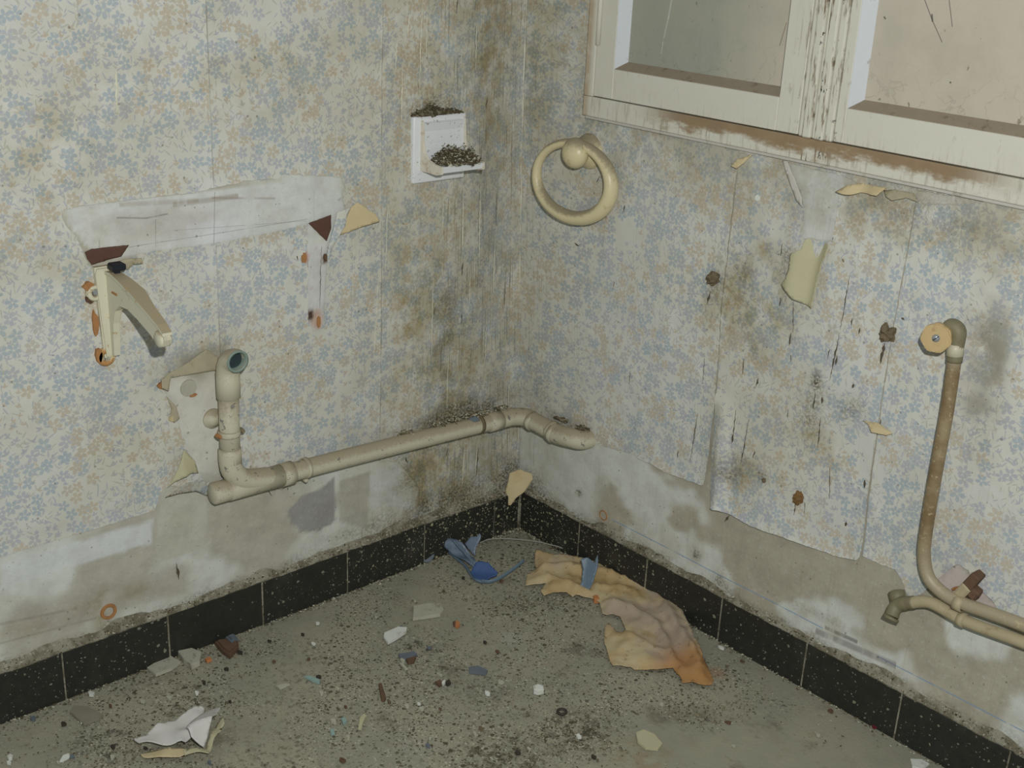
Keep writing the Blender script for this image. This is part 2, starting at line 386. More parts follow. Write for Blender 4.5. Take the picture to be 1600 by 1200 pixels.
blue_plastic = simple('blue_plastic', c8(104, 118, 136), .4, .5, mottle=.15, scale=40, dirt=c8(126, 140, 152), dscale=45, damt=.6)
deep_blue = simple('deep_blue_plastic', c8(58, 84, 132), .35, .5, mottle=.2, scale=60, dirt=c8(84, 112, 146), dscale=60)
slate_blue = simple('slate_blue_plastic', c8(100, 118, 134), .45, .4, mottle=.15, scale=40, dirt=c8(140, 146, 146), dscale=60, damt=.5)
grey_wire = simple('grey_wire', c8(150, 150, 140), .5, .4, mottle=.2)
white_chip = simple('white_plaster_chip', c8(214, 216, 208), .8, .2, mottle=.1, scale=60, dirt=c8(170, 164, 148), dscale=50)
stone_chip = simple('grey_stone_chip', c8(176, 174, 158), .8, .2, mottle=.15, scale=60, dirt=c8(120, 114, 98), dscale=50)
slate_chip = simple('slate_chip', c8(104, 112, 120), .7, .3, mottle=.2, scale=60)
aqua_chip = simple('aqua_paint_chip', c8(144, 168, 162), .7, .3, mottle=.2, scale=60)
orange_chip = simple('orange_chip', c8(190, 128, 84), .7, .3, mottle=.2, scale=60)
rubber = simple('black_rubber', c8(62, 57, 50), .6, .3, bump=0)
white_paper = simple('white_paper', c8(206, 204, 200), .85, .15, mottle=.06, scale=30, dirt=c8(168, 152, 134), dscale=22, damt=.7)
chalk = simple('chalky_filler', c8(190, 186, 178), .9, .1, mottle=.1, scale=60, dirt=c8(150, 140, 124), dscale=60)
steel = simple('dull_steel_screw', c8(170, 174, 176), .35, .5, .6, mottle=.1, bump=0)
mould_streak = simple('black_mould_streak', c8(92, 84, 70), .95, .1, mottle=.3, scale=200)
gold_paper = None
def floor_paper_mat():
    g = G('crumpled_ochre_paper'); o = g.obj(); n = g.noise(o, 9, 4, .6); nf = g.noise(o, 60, 4, .65)
    c = g.mix(g.step(n, .38, .62), c8(192, 178, 144), c8(184, 158, 114))
    c = g.mix(g.step(g.noise(g.V('ADD', o, (4, 1, 1)), 6, 3), .5, .66), c, c8(170, 154, 136))
    c = g.mix(g.M('MULTIPLY', g.step(g.noise(g.V('ADD', o, (9, 1, 1)), 11, 4), .6, .72), .8), c, c8(158, 136, 92))
    tip = g.step(g.V('DISTANCE', o, tuple(FL(1085, 1055))), .11, .03)
    c = g.mix(g.M('MULTIPLY', tip, .85), c, c8(166, 118, 68))
    c = g.mix(g.M('MULTIPLY', g.step(nf, .62, .68), .5), c, c8(112, 90, 62))
    g.bump(g.M('ADD', n, nf), .35, .004); return g.out(c, .75, .25)
ochre_paper = floor_paper_mat()
def brass_pipe_mat():
    g = G('tarnished_paint_on_pipe'); o = g.obj(); z = g.sep(o)[2]; n = g.noise(o, 18, 4, .6); nf = g.noise(o, 120, 4, .7)
    c = g.mix(g.step(n, .35, .65), c8(128, 108, 78), c8(154, 138, 108))
    c = g.mix(g.step(z, .45, .36), c, c8(168, 156, 130))
    c = g.mix(g.step(z, .72, .77), c, c8(176, 166, 142))
    c = g.mix(g.M('MULTIPLY', g.step(nf, .58, .68), .7), c, c8(196, 180, 144))
    g.bump(nf, .3, .001); return g.out(c, .5, .4, .1)
brass_pipe = brass_pipe_mat()
brass_cap = simple('tan_painted_nut', c8(186, 162, 116), .45, .4, mottle=.1, scale=60, dirt=c8(150, 120, 82), dscale=50, damt=.8)
green_fitting = simple('verdigris_fitting', c8(124, 118, 92), .55, .4, mottle=.25, scale=60, dirt=c8(92, 86, 64), dscale=60)
old_pipe = simple('stained_cream_pipe', c8(176, 164, 134), .5, .35, mottle=.15, scale=30, dirt=c8(140, 118, 84), dscale=30, damt=.7)
def tile_mat():
    g = G('black_terrazzo_tile'); o = g.obj(); gp = g.n('ShaderNodeNewGeometry').outputs['Position']
    n = g.noise(gp, 60, 4, .7)
    c = g.mix(n, c8(30, 30, 28), c8(58, 58, 52))
    c = g.mix(g.M('MULTIPLY', g.step(g.noise(gp, 10, 4, .6), .55, .75), .35), c, c8(82, 80, 70))
    near = g.step(g.V('LENGTH', g.V('MULTIPLY', gp, (1, 1, .2))), .75, .05)
    for sc, lim, seed in ((120, .17, 0), (70, .14, 4), (230, .2, 9)):
        vv = g.vor(g.V('ADD', g.V('ADD', gp, (seed, 0, 0)), g.V('SCALE', g.comb(g.noise(gp, 200, 2), g.noise(gp, 170, 2), g.noise(gp, 150, 2)), scale=.006)), sc, 1.)
        cc = g.sepc(vv.outputs['Color'])
        k = g.M('LESS_THAN', vv.outputs['Distance'], g.M('MULTIPLY', g.M('POWER', cc[0], g.M('SUBTRACT', 8.5, g.M('MULTIPLY', near, 6.))), lim * 2.1))
        c = g.mix(g.M('MULTIPLY', k, .8), c, g.mix(g.M('MULTIPLY', cc[1], near), c8(138, 137, 122), c8(196, 192, 152)))
    g.bump(n, .2, .001); return g.out(c, .45, .35)
terrazzo = tile_mat()
def mortar_mat():
    g = G('dusty_mortar'); o = g.n('ShaderNodeNewGeometry').outputs['Position']; n = g.noise(o, 30, 5, .65); nf = g.noise(o, 220, 4, .7)
    c = g.mix(g.step(n, .4, .62), c8(152, 148, 132), c8(112, 107, 90))
    c = g.mix(g.step(nf, .58, .66), c, c8(186, 180, 160)); c = g.mix(g.step(g.noise(g.V('ADD', o, (3, 3, 3)), 180, 4, .7), .58, .66), c, c8(62, 56, 44))
    g.bump(nf, .7, .003); return g.out(c, .95, .1)
mortar = mortar_mat()
def floor_mat():
    g = G('grimy_concrete'); o = g.obj()
    x, y, _ = g.sep(o)
    n = g.noise(o, 5, 5, .6); nm = g.noise(o, 24, 5, .65); nf = g.noise(o, 150, 4, .75)
    c = g.mix(g.step(n, .35, .68), c8(158, 155, 136), c8(146, 145, 129))
    c = g.mix(g.M('MULTIPLY', g.step(nm, .52, .66), .45), c, c8(148, 138, 120))
    c = g.mix(g.M('MULTIPLY', g.step(g.noise(g.V('ADD', o, (7, 0, 0)), 9, 5, .7), .56, .7), .55), c, c8(96, 90, 74))
    c = g.mix(g.M('MULTIPLY', g.step(nf, .62, .70), .3), c, c8(170, 166, 148))
    def blob(px, py, r, amt, colr, th=(.5, .62), sc=45):
        nonlocal c
        p = FL(px, py); d = g.V('DISTANCE', g.V('MULTIPLY', o, (1, 1, 0)), (p.x, p.y, 0.))
        k = g.M('MULTIPLY', g.step(d, r, r * .2), g.step(g.noise(g.V('ADD', o, (px, py, 0)), sc, 5, .7), *th))
        c = g.mix(g.M('MULTIPLY', k, amt), c, c8(*colr))
    for a in ((900, 1140, .09, .85, (62, 54, 36), (.42, .6)), (780, 1190, .14, .8, (74, 66, 46), (.44, .62)), (835, 945, .06, .8, (66, 62, 44)), (1090, 1130, .05, .7, (60, 56, 48)),
              (290, 1095, .08, .8, (58, 52, 38)), (170, 1165, .1, .7, (52, 50, 46)), (1010, 1085, .08, .6, (160, 156, 138)), (1120, 1050, .03, .6, (150, 118, 92), (.3, .4)),
              (640, 1010, .07, .75, (66, 62, 52)), (560, 930, .09, .45, (150, 142, 128)), (800, 997, .04, .6, (168, 166, 156), (.3, .6)), (500, 1070, .2, .5, (80, 76, 62), (.53, .6), 80),
              (700, 1050, .18, .5, (84, 80, 66), (.54, .6), 90), (650, 1160, .07, .5, (172, 168, 158)), (420, 1190, .15, .5, (76, 70, 56), (.53, .6), 80), (1000, 1190, .1, .5, (140, 122, 90), (.4, .6))):
        blob(*a)
    dens = g.M('MULTIPLY', g.step(g.M('ADD', g.noise(o, 4, 3, .6), g.M('MULTIPLY', g.step(x, .55, .95), -.22)), .36, .56), .9)
    for sc, lim, pw, off, cc in ((170, .3, 7., 0, (80, 74, 60)), (260, .34, 6.5, 3, (72, 68, 56)), (210, .32, 8., 6, (186, 182, 162)), (90, .25, 8., 8, (80, 74, 60))):
        vv = g.vor(g.V('ADD', g.V('ADD', o, (off, off, 0)), g.V('SCALE', g.comb(g.noise(o, 240, 2), g.noise(g.V('ADD', o, (1, 1, 1)), 240, 2)), scale=.005)), sc, 1., dim='2D'); q = g.sepc(vv.outputs['Color'])
        k = g.M('LESS_THAN', vv.outputs['Distance'], g.M('MULTIPLY', g.M('POWER', q[0], pw), lim * 1.7))
        c = g.mix(g.M('MULTIPLY', k, dens), c, c8(*cc))
    g.bump(g.M('ADD', nm, g.M('MULTIPLY', nf, .6)), .5, .003); return g.out(c, .85, .2)
floor_m = floor_mat()
def window_paint_mat():
    g = G('old_cream_window_paint'); o = g.obj(); x, y, z = g.sep(o)
    n = g.noise(o, 20, 4, .6); c = g.mix(n, c8(202, 199, 184), c8(210, 208, 196))
    st = g.noise(g.comb(g.M('MULTIPLY', x, 130.), y, g.M('MULTIPLY', z, 16.)), 1., 4, .65)
    d = g.M('ABSOLUTE', g.M('SUBTRACT', x, .705)); mid = g.step(d, .075, .01); lowr = g.M('MULTIPLY', g.step(z, 1.09, 1.03), .3)
    c = g.mix(g.M('MULTIPLY', g.M('MAXIMUM', mid, lowr), g.step(st, .52, .64)), c, c8(120, 104, 80))
    c = g.mix(g.M('MULTIPLY', g.step(st, .66, .70), .35), c, c8(120, 108, 92))
    bk = g.noise(g.comb(g.M('MULTIPLY', x, 60.), y, g.M('MULTIPLY', z, 26.)), 1., 4, .7)
    c = g.mix(g.M('MULTIPLY', g.step(bk, .62, .66), g.M('MULTIPLY', g.M('ADD', mid, .12), .9)), c, c8(58, 50, 46))
    # rust-brown run along the bottom rail
    band = g.M('MULTIPLY', g.step(z, 1.052, 1.046), g.M('MULTIPLY', g.step(x, .27, .42), g.step(x, 1.12, .96)))
    c = g.mix(g.M('MULTIPLY', band, g.step(g.M('ADD', g.noise(g.comb(g.M('MULTIPLY', x, 12.), 0., g.M('MULTIPLY', z, 30.)), 1., 4, .7), g.M('MULTIPLY', g.M('SUBTRACT', z, 1.027), 12.)), .36, .6)), c, g.mix(n, c8(128, 108, 84), c8(160, 138, 108)))
    c = g.mix(g.M('MULTIPLY', g.step(x, .165, .150), g.M('MULTIPLY', g.step(n, .3, .6), .7)), c, c8(166, 140, 106))
    g.bump(g.M('ADD', st, n), .25, .001); return g.out(c, .6, .3)
window_paint = window_paint_mat()
ledge_dust = simple('dusty_window_ledge', c8(148, 136, 118), .9, .15, mottle=.12, scale=60, dirt=c8(112, 98, 80), dscale=40, damt=.7)
def glass_mat():
    g = G('obscured_dirty_glass_painted_reflections'); o = g.obj(); x, y, z = g.sep(o)
    n = g.noise(o, 7, 4, .6); nf = g.noise(o, 70, 3, .6); r = g.noise(g.comb(g.M('MULTIPLY', x, 30.), 0., g.M('MULTIPLY', z, 18.)), 1., 4, .6, .6)
    c = g.mix(g.step(g.M('ADD', x, g.M('MULTIPLY', g.M('SUBTRACT', n, .5), .25)), .40, .66), c8(172, 175, 160), c8(216, 206, 188))  # greenish reflection at left, warm lit look at right, painted into the colour
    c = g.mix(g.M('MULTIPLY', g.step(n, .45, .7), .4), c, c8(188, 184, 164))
    c = g.mix(g.M('MULTIPLY', g.step(g.M('ABSOLUTE', g.M('SUBTRACT', g.noise(o, 16, 3, .6, .5), .5)), .012, .004), g.M('MULTIPLY', g.step(z, 1.22, 1.13), .2)), c, c8(110, 104, 88))
    c = g.mix(g.M('MULTIPLY', g.step(g.noise(g.comb(g.M('MULTIPLY', x, 70.), 0., g.M('MULTIPLY', z, 34.)), 1., 3, .7), .66, .70), .6), c, c8(96, 84, 68))
    q2 = lambda px, py: (RW(px, py, -.009).x, RW(px, py, -.009).z)
    for a, b, w_, cc, k_ in (((1053, -20), (1044, 30), .0028, (214, 216, 208), .7), ((1045, 25), (1037, 60), .0022, (214, 216, 208), .7), ((1036, 65), (1033, 84), .0018, (214, 216, 208), .7), ((1443, -5), (1456, 30), .0010, (70, 60, 56), .8), ((1456, 22), (1457, 34), .0020, (60, 50, 48), .8),
                         ((1456, 30), (1472, 66), .0010, (90, 78, 66), .8), ((1483, 0), (1488, 42), .0011, (70, 60, 50), .7), ((1229, 35), (1218, 72), .0010, (120, 80, 56), .8), ((1484, 128), (1486, 130), .002, (60, 52, 48), .8), ((1381, 26), (1384, 30), .002, (80, 76, 80), .8)):
        c = g.mix(g.M('MULTIPLY', segmask(g, x, z, q2(*a), q2(*b), w_), k_), c, c8(*cc))
    g.bump(g.M('ADD', r, g.M('MULTIPLY', nf, .5)), .3, .003)
    g.b.inputs['Transmission Weight'].default_value = .25
    return g.out(c, .42, .5)
glass_m = glass_mat()

# ------------------------------------------------------------------ stains painted in wall metres
def stain_fields(side, U, V_):
    """U: metres from the corner (positive), V_: height"""
    conv = (lambda x, y: (-l2(x, y)[0], l2(x, y)[1])) if side == 'L' else r2
    S = np.zeros((len(U), 4)); n = fbm(U, V_, 9, 4, 3 if side == 'L' else 5); n2 = fbm(U, V_, 30, 3, 8)
    def blob(ch, px, py, ru, rv, amp, jag=.6):
        cu, cv = conv(px, py); d = ((U - cu) / ru) ** 2 + ((V_ - cv) / rv) ** 2
        S[:, ch] += amp * np.clip(np.exp(-d) * (1 + jag * (n2 - .5) * 4), 0, 2)
    if side == 'L':
        S[:, 0] += .45 * sstep(.66, .25, U + (n - .5) * .2) + .2 * sstep(.3, .8, n)
        S[:, 2] += 1. * sstep(.42, .12, U + (n - .5) * .1) + .12 * sstep(.7, .4, U)
        S[:, 3] += .15 * sstep(.2, .05, U)
        for a in ((0, 700, 560, .1, .2, .35), (1, 740, 640, .13, .028, .85), (1, 690, 655, .06, .02, .5), (1, 680, 165, .07, .02, .5), (0, 680, 130, .07, .12, .25), (1, 700, 500, .06, .15, .28), (1, 765, 330, .03, .3, .22),
                  (0, 650, 470, .07, .14, .45), (1, 800, 745, .06, .04, .9), (1, 700, 780, .15, .035, .75), (1, 600, 815, .12, .014, .5), (1, 640, 745, .04, .04, .4), (0, 700, 730, .12, .08, .9), (0, 780, 60, .06, .2, .5),
                  (0, 60, 390, .14, .05, .35), (0, 50, 230, .12, .1, .3), (0, 330, 110, .2, .1, .35), (3, 320, 560, .05, .03, .9), (0, 325, 560, .05, .03, .9), (3, 250, 590, .02, .03, .6),
                  (1, 665, 790, .012, .012, .9), (1, 480, 745, .02, .01, .5), (0, 160, 930, .015, .02, .7), (0, 168, 962, .02, .022, 1.), (0, 100, 960, .25, .02, .35), (1, 275, 1000, .03, .008, .4), (1, 20, 1040, .2, .006, .3)): blob(*a)
        S[:, 1] += .45 * sstep(.135, .105, V_ + (n2 - .5) * .03)
    else:
        S[:, 0] += .3 * sstep(.3, .05, U + (n - .5) * .2) + .4 * sstep(.84, .98, V_ + (n - .5) * .12)
        S[:, 3] += .35 * sstep(.88, 1.0, V_ + (n2 - .5) * .1) * sstep(.12, .3, U)
        S[:, 2] += .18 + .3 * sstep(.12, .02, U)
        for a in ((0, 1190, 480, .10, .13, .85), (0, 1400, 340, .2, .05, .35), (1, 1440, 330, .12, .03, .35), (1, 1275, 595, .014, .016, 1.), (1, 1270, 640, .035, .05, .4), (3, 1545, 560, .035, .12, 1.),  # last entry: soft grey oval right of the upright pipe
                  (1, 1545, 530, .02, .06, .45), (1, 1535, 690, .02, .05, .3), (0, 1270, 690, .06, .04, .7), (0, 1420, 800, .03, .06, .3), (1, 890, 665, .06, .015, .6), (1, 850, 620, .05, .03, .3), (1, 1115, 450, .02, .03, .6), (0, 1130, 470, .05, .06, .7),
                  (1, 1390, 530, .016, .02, .8), (1, 1280, 960, .10, .010, .25), (1, 1140, 730, .03, .03, .6), (0, 1160, 730, .05, .06, .6), (1, 1195, 745, .015, .01, .7), (1, 840, 760, .05, .03, .6), (1, 905, 770, .008, .008, 1.), (1, 1330, 640, .03, .03, .4),
                  (1, 1088, 865, .010, .012, 1.), (1, 1125, 905, .02, .012, .8), (1, 1040, 200, .1, .010, .6), (1, 1400, 275, .3, .010, .7), (1, 1230, 400, .01, .05, .6), (1, 1170, 430, .06, .05, .22), (0, 960, 320, .06, .06, .3)): blob(*a)
        S[:, 1] += .5 * sstep(.132, .104, V_ + (n2 - .5) * .03)
    return np.clip(S, 0, 1)
def tint_fields(side, U, V_):
    n = fbm(U, V_, 7, 4, 21); n2 = fbm(U, V_, 26, 4, 22)
    white = np.array(c8(212, 215, 208)); pink = np.array(c8(176, 171, 154)); grey = np.array(c8(158, 156, 154)); beige = np.array(c8(192, 186, 170))
    T = np.tile(white, (len(U), 1)); P = np.stack([U, V_], 1)
    def blend(mask, c): T[:] = T * (1 - mask[:, None]) + c * mask[:, None]
    if side == 'L':
        P = np.stack([-U, V_], 1)
        blend(sstep(.42, .6, n) * .75, pink)
        def poly(pts, c, a=1., soft=.004):
            pl = rough_outline([l2(*p) for p in pts], .012, .004, 3); d = edge_dist(P, pl); ins = inside(pl, P); blend(np.where(ins, sstep(0, soft, d), 0) * a, np.array(c))
        poly([(0, 880), (240, 810), (240, 850), (100, 890), (0, 925)], c8(216, 220, 220), .9)
        poly([(448, 800), (470, 775), (505, 760), (524, 742), (527, 812), (500, 832), (470, 832), (455, 820)], c8(158, 157, 156), .95)
        poly([(528, 752), (580, 735), (576, 830), (528, 815)], c8(184, 182, 172), .9)
        poly([(578, 738), (620, 722), (655, 765), (650, 800), (600, 790), (577, 800)], c8(208, 212, 212), .8)
        poly([(0, 1000), (0, 950), (150, 905), (300, 870), (300, 930), (100, 990)], c8(180, 175, 164), .6, .02)
        poly([(735, 700), (772, 690), (770, 755), (735, 765)], c8(206, 210, 212), 1.)
        poly([(246, 770), (265, 750), (320, 760), (325, 800), (320, 860), (240, 880)], c8(196, 196, 184), .8)
        poly([(250, 585), (345, 575), (345, 740), (310, 740), (280, 660)], c8(212, 211, 200), .95)
        poly([(262, 640), (275, 650), (285, 690), (270, 680)], c8(150, 140, 120), .7)
        poly([(95, 320), (300, 298), (530, 272), (540, 340), (500, 360), (340, 385), (150, 405), (110, 360)], c8(214, 217, 214), .95)
        poly([(150, 325), (300, 310), (372, 318), (320, 380), (180, 390)], c8(186, 178, 170), .5, .03)
        poly([(285, 345), (380, 335), (380, 380), (285, 388)], c8(218, 220, 222), .6, .01)
        poly([(468, 385), (520, 375), (512, 420), (505, 520), (478, 520), (480, 430)], c8(214, 215, 214), 1.)
        for x, y, r, c in ((474, 402, .014, (186, 98, 52)), (507, 403, .010, (112, 92, 78)), (494, 498, .018, (200, 176, 160)), (484, 492, .010, (86, 66, 54)), (497, 508, .007, (190, 150, 128)), (495, 386, .006, (180, 96, 64)), (487, 452, .005, (176, 120, 96))):
            cu, cv = l2(x, y); d = np.hypot((P[:, 0] - cu), (P[:, 1] - cv) * .7); blend(sstep(r, r * .4, d + (n2 - .5) * .01), np.array(c8(*c)))
    else:
        blend(sstep(.40, .5, n + (V_ - .22) * .9), pink)
        blend(sstep(.52, .62, n2) * sstep(.3, .1, V_) * .5, beige)
        blend(sstep(.30, .22, U + (n - .5) * .1), white * .98)
        blend(np.exp(-((U - r2(995, 743)[0]) / .02) ** 2 - ((V_ - r2(995, 743)[1]) / .014) ** 2), white)
        def poly(pts, c, a=1., soft=.004):
            pl = rough_outline([r2(*p) for p in pts], .012, .004, 3); d = edge_dist(P, pl); ins = inside(pl, P); blend(np.where(ins, sstep(0, soft, d), 0) * a, np.array(c))
        poly([(1215, 240), (1400, 275), (1340, 300), (1315, 300), (1305, 378), (1250, 378)], c8(208, 210, 206), 1.)
        poly([(1420, 285), (1560, 310), (1540, 325), (1430, 320)], c8(206, 204, 196), 1.)
        poly([(1130, 225), (1190, 240), (1150, 270)], c8(206, 206, 196), 1.)
        poly([(1455, 900), (1500, 880), (1570, 960), (1480, 930)], c8(200, 190, 184), 1.)
    return np.concatenate([T, np.ones((len(U), 1))], 1)

# ------------------------------------------------------------------ walls
def wall_xyz(side, U, V_, off=0.):
    """U metres from the corner along the wall, V_ height, off metres out from the wall"""
    x0 = lean(V_)
    wav = (fbm(U, V_, 4, 3, 41 if side == 'L' else 43) - .5) * .006
    if side == 'L': return np.stack([x0 * np.exp(-(U / .17) ** 2) + wav * sstep(0, .1, U) + off, -U + 0 * V_, V_], 1)
    return np.stack([U + x0 * np.exp(-(U / .12) ** 2), 0 * U - wav * sstep(0, .1, U) - off, V_], 1)
def grid_wall(side, umax, vmax, step, keep=None):
    nu = int(umax / step); nv = int((vmax + .03) / step); gu, gv = np.meshgrid(np.arange(nu + 1) * step, -.03 + np.arange(nv + 1) * step)
    U, V_ = gu.ravel(), gv.ravel(); P = wall_xyz(side, U, V_)
    i = np.arange(nv)[:, None] * (nu + 1) + np.arange(nu)[None]; i = i.ravel()
    Fc = np.stack([i, i + 1, i + nu + 2, i + nu + 1], 1)
    if side == 'L': Fc = Fc[:, ::-1]
    if keep is not None:
        c = np.stack([U[Fc].mean(1), V_[Fc].mean(1)], 1); Fc = Fc[keep(c)]
    uv = np.stack([-U if side == 'L' else U, V_], 1)
    return mesh_from(P, Fc, uv, {'stain': stain_fields(side, U, V_), 'tint': tint_fields(side, U, V_)})
wall_l = tag(obj('wall_left', grid_wall('L', 1.8, 1.6, .006), plaster_l, smooth=True), 'wall with floral paper torn around bracket and drain pipe', kind='structure')
WX0, WX1, WZ0 = .145, 1.75, 1.012
wall_r = tag(obj('wall_right', grid_wall('R', 1.75, 1.6, .006, lambda c: ~((c[:, 0] > WX0 + .012) & (c[:, 1] > WZ0 + .012))), plaster_r, smooth=True), 'wall with floral paper below the window', kind='structure')

# wallpaper sheets
def paper_sheet(name, side, outline, holes, parent, lift=None, step=.0075, amp=.0022, off=.0012, jstep=.006, mat=None):
    out = rough_outline(outline, jstep, amp, 5); hs = [rough_outline(h, .005, .0022, 9) for h in holes]
    V2, T = tri_sheet([out], step, hs)
    U = -V2[:, 0] if side == 'L' else V2[:, 0]; Vv = V2[:, 1]
    d = edge_dist(V2, [p for p in outline]); h = np.full(len(U), off)
    for q in holes: h += .0022 * np.exp(-edge_dist(V2, q) / .006)
    h += .0018 * sstep(.55, .8, fbm(U, Vv, 22, 3, 77))
    if lift is not None: h = h + lift(U, Vv, d)
    P = wall_xyz(side, U, Vv, h)
    if side == 'L': T = T[:, ::-1]
    me = mesh_from(P, T, V2, {'stain': stain_fields(side, U, Vv)})
    o = obj(name, me, mat or wallpaper, parent, True); return o
# left wall
ph = lambda pts: [l2(*p) for p in pts]
patch = ph([(97, 328), (130, 320), (200, 312), (300, 301), (345, 290), (380, 283), (400, 280), (432, 279), (440, 272), (500, 274), (532, 277), (537, 290), (533, 305), (537, 322), (533, 335), (524, 345), (520, 366), (509, 383), (509, 405), (507, 430),
            (504, 500), (500, 512), (487, 517), (479, 500), (480, 420), (470, 405), (478, 385), (479, 348), (430, 361), (330, 380), (243, 391), (205, 400), (190, 417), (160, 424), (142, 416), (130, 400), (118, 370), (104, 356), (95, 340)])
hole2 = ph([(250, 590), (262, 581), (300, 579), (343, 574), (350, 640), (352, 700), (352, 740), (332, 756), (318, 752), (312, 741), (303, 728), (292, 700), (283, 678), (274, 655), (272, 640), (262, 618), (250, 606)])
SEAM = -l2(341, 500)[0]; SEAM2 = -l2(594, 400)[0]
bot_a = ph([(-260, 950), (-150, 915), (0, 869), (60, 850), (125, 832), (190, 812), (240, 797), (249, 770), (262, 758), (290, 760), (318, 772), (330, 785)])
bot_b = ph([(341, 772), (400, 748), (470, 725), (520, 712), (594, 692)])
bot_c = ph([(594, 720), (606, 719), (622, 722), (640, 742), (656, 765), (655, 790), (640, 800), (640, 812), (700, 790), (728, 778), (732, 690), (772, 682), (771, 755), (790, 758)])
eps = .0007
def clip_hole(h, lo, hi): return [(min(max(p[0], lo), hi), p[1]) for p in h]
A_out = [(-1.8, 1.6), (-1.8, bot_a[0][1])] + bot_a[:-1] + [(-SEAM - eps, l2(341, 780)[1]), (-SEAM - eps, 1.6)]
def split_poly(poly, x, keep_less):
    out = []
    n = len(poly)
    for i in range(n):
        a, b = poly[i], poly[(i + 1) % n]; ia = (a[0] < x) == keep_less; ib = (b[0] < x) == keep_less
        if ia: out.append(a)
        if ia != ib:
            t = (x - a[0]) / (b[0] - a[0]); out.append((x, a[1] + t * (b[1] - a[1])))
    return out
for poly_keep, outl in (('A', A_out), ('B', [(-SEAM + eps, 1.6)] + [(-SEAM + eps, bot_b[0][1])] + bot_b[1:-1] + [(-SEAM2 - eps, bot_b[-1][1]), (-SEAM2 - eps, 1.6)]),
                        ('C', [(-SEAM2 + eps, 1.6), (-SEAM2 + eps, bot_c[0][1])] + bot_c[1:] + [(-.002, .12), (-.002, 1.6)])):
    hs = [patch, hole2] if poly_keep in 'AB' else [patch]
    def liftL(U, Vv, d):
        return .004 * np.exp(-((U - SEAM) / .012) ** 2) * sstep(.3, .6, fbm(U, Vv, 6, 2, 5)) * 0 + .0015 * np.exp(-d / .01)
    paper_sheet('wallpaper_sheet', 'L', outl, hs, wall_l, liftL, amp=.0012)
# right wall
qh = lambda pts: [r2(*p) for p in pts]
wy = WZ0 - .001
s1r = qh([(1127, 480), (1124, 540), (1117, 640), (1112, 700), (1104, 757)])
s1b = qh([(1100, 757), (1083, 751), (1062, 744), (1040, 736), (1020, 724), (1000, 716), (990, 708), (965, 704), (950, 699), (918, 690), (900, 690), (860, 680), (819, 672)])
x1 = s1r[0][0]
sheet1 = [(.001, 1.6), (WX0 + .003, 1.6), (WX0 + .003, wy), (x1 + .004, wy), (x1 + .002, .9)] + s1r + s1b + [(.001, .35)]
s2l = qh([(1128, 482), (1124, 560), (1119, 640), (1115, 700), (1113, 780)])
s2b = qh([(1120, 790), (1132, 795), (1150, 803), (1170, 815), (1200, 827), (1230, 838), (1262, 850), (1290, 860), (1310, 868), (1343, 873)])
s2r = qh([(1349, 860), (1357, 780), (1368, 700), (1382, 600), (1395, 520)])
x2 = s2r[-1][0]
sheet2 = [(x1 + .006, wy)] + [(x1 + .005, .9)] + s2l + s2b + s2r + [(x2 + .002, .85), (x2 + .003, wy)]
s3b = qh([(1350, 868), (1375, 880), (1400, 889), (1410, 905), (1418, 925), (1421, 934), (1440, 928), (1465, 905), (1490, 884), (1500, 880), (1515, 890), (1530, 915), (1555, 940), (1562, 955), (1600, 965), (1650, 985)])
sheet3 = [(x2 + .005, wy), (x2 + .004, .85)] + [(p[0] + .002, p[1]) for p in s2r[::-1]] + s3b + [(1.75, s3b[-1][1] - .02), (1.75, wy)]
tear1 = qh([(1226, 252), (1238, 266), (1251, 296), (1259, 322), (1256, 372), (1301, 377), (1308, 340), (1312, 303), (1332, 294), (1345, 288), (1330, 279), (1300, 270)])
tear2 = qh([(1150, 236), (1179, 243), (1166, 252), (1160, 261), (1152, 256)])
tear3 = qh([(1428, 296), (1438, 310), (1456, 319), (1500, 320), (1545, 314), (1520, 309)])
tear4 = qh([(1340, 283), (1380, 290), (1376, 296), (1345, 292)])
def lift1(U, Vv, d):
    e = edge_dist(np.stack([U, Vv], 1), s1r, False); b = edge_dist(np.stack([U, Vv], 1), s1b[:6], False)
    return .006 * np.exp(-e / .016) * sstep(.62, .4, Vv) + .0035 * np.exp(-b / .01)
def lift2(U, Vv, d):
    e = edge_dist(np.stack([U, Vv], 1), s2l[2:], False); b = edge_dist(np.stack([U, Vv], 1), s2b, False); r = edge_dist(np.stack([U, Vv], 1), s2r[:3], False)
    bend = .012 * np.exp(-((e - .022) / .018) ** 2) * sstep(.62, .42, Vv)
    return bend + .006 * np.exp(-b / .012) + .003 * np.exp(-r / .01) + .008 * sstep(.5, .3, Vv) * np.exp(-((e - .13) / .08) ** 2) * .6
def lift3(U, Vv, d):
    b = edge_dist(np.stack([U, Vv], 1), s3b, False); return .002 * np.exp(-b / .01)
paper_sheet('wallpaper_sheet', 'R', sheet1, [], wall_r, lift1)
paper_sheet('wallpaper_sheet', 'R', sheet2, [tear1[:], tear2], wall_r, lift2, amp=.0016, jstep=.005)
paper_sheet('wallpaper_sheet', 'R', sheet3, [tear3], wall_r, lift3, amp=.0016)

# floor
n_ = 90; gx, gy = np.meshgrid(np.linspace(-.02, 1.9, n_), np.linspace(-1.9, .02, n_)); gz = (fbm(gx, gy, 3, 3, 9) - .5) * .004
i = (np.arange(n_ - 1)[:, None] * n_ + np.arange(n_ - 1)[None]).ravel()
floor_o = tag(obj('floor', mesh_from(np.stack([gx.ravel(), gy.ravel(), gz.ravel() - .001], 1), np.stack([i, i + 1, i + n_ + 1, i + n_], 1)), floor_m, smooth=True), 'grimy grey concrete floor strewn with grit', kind='structure')

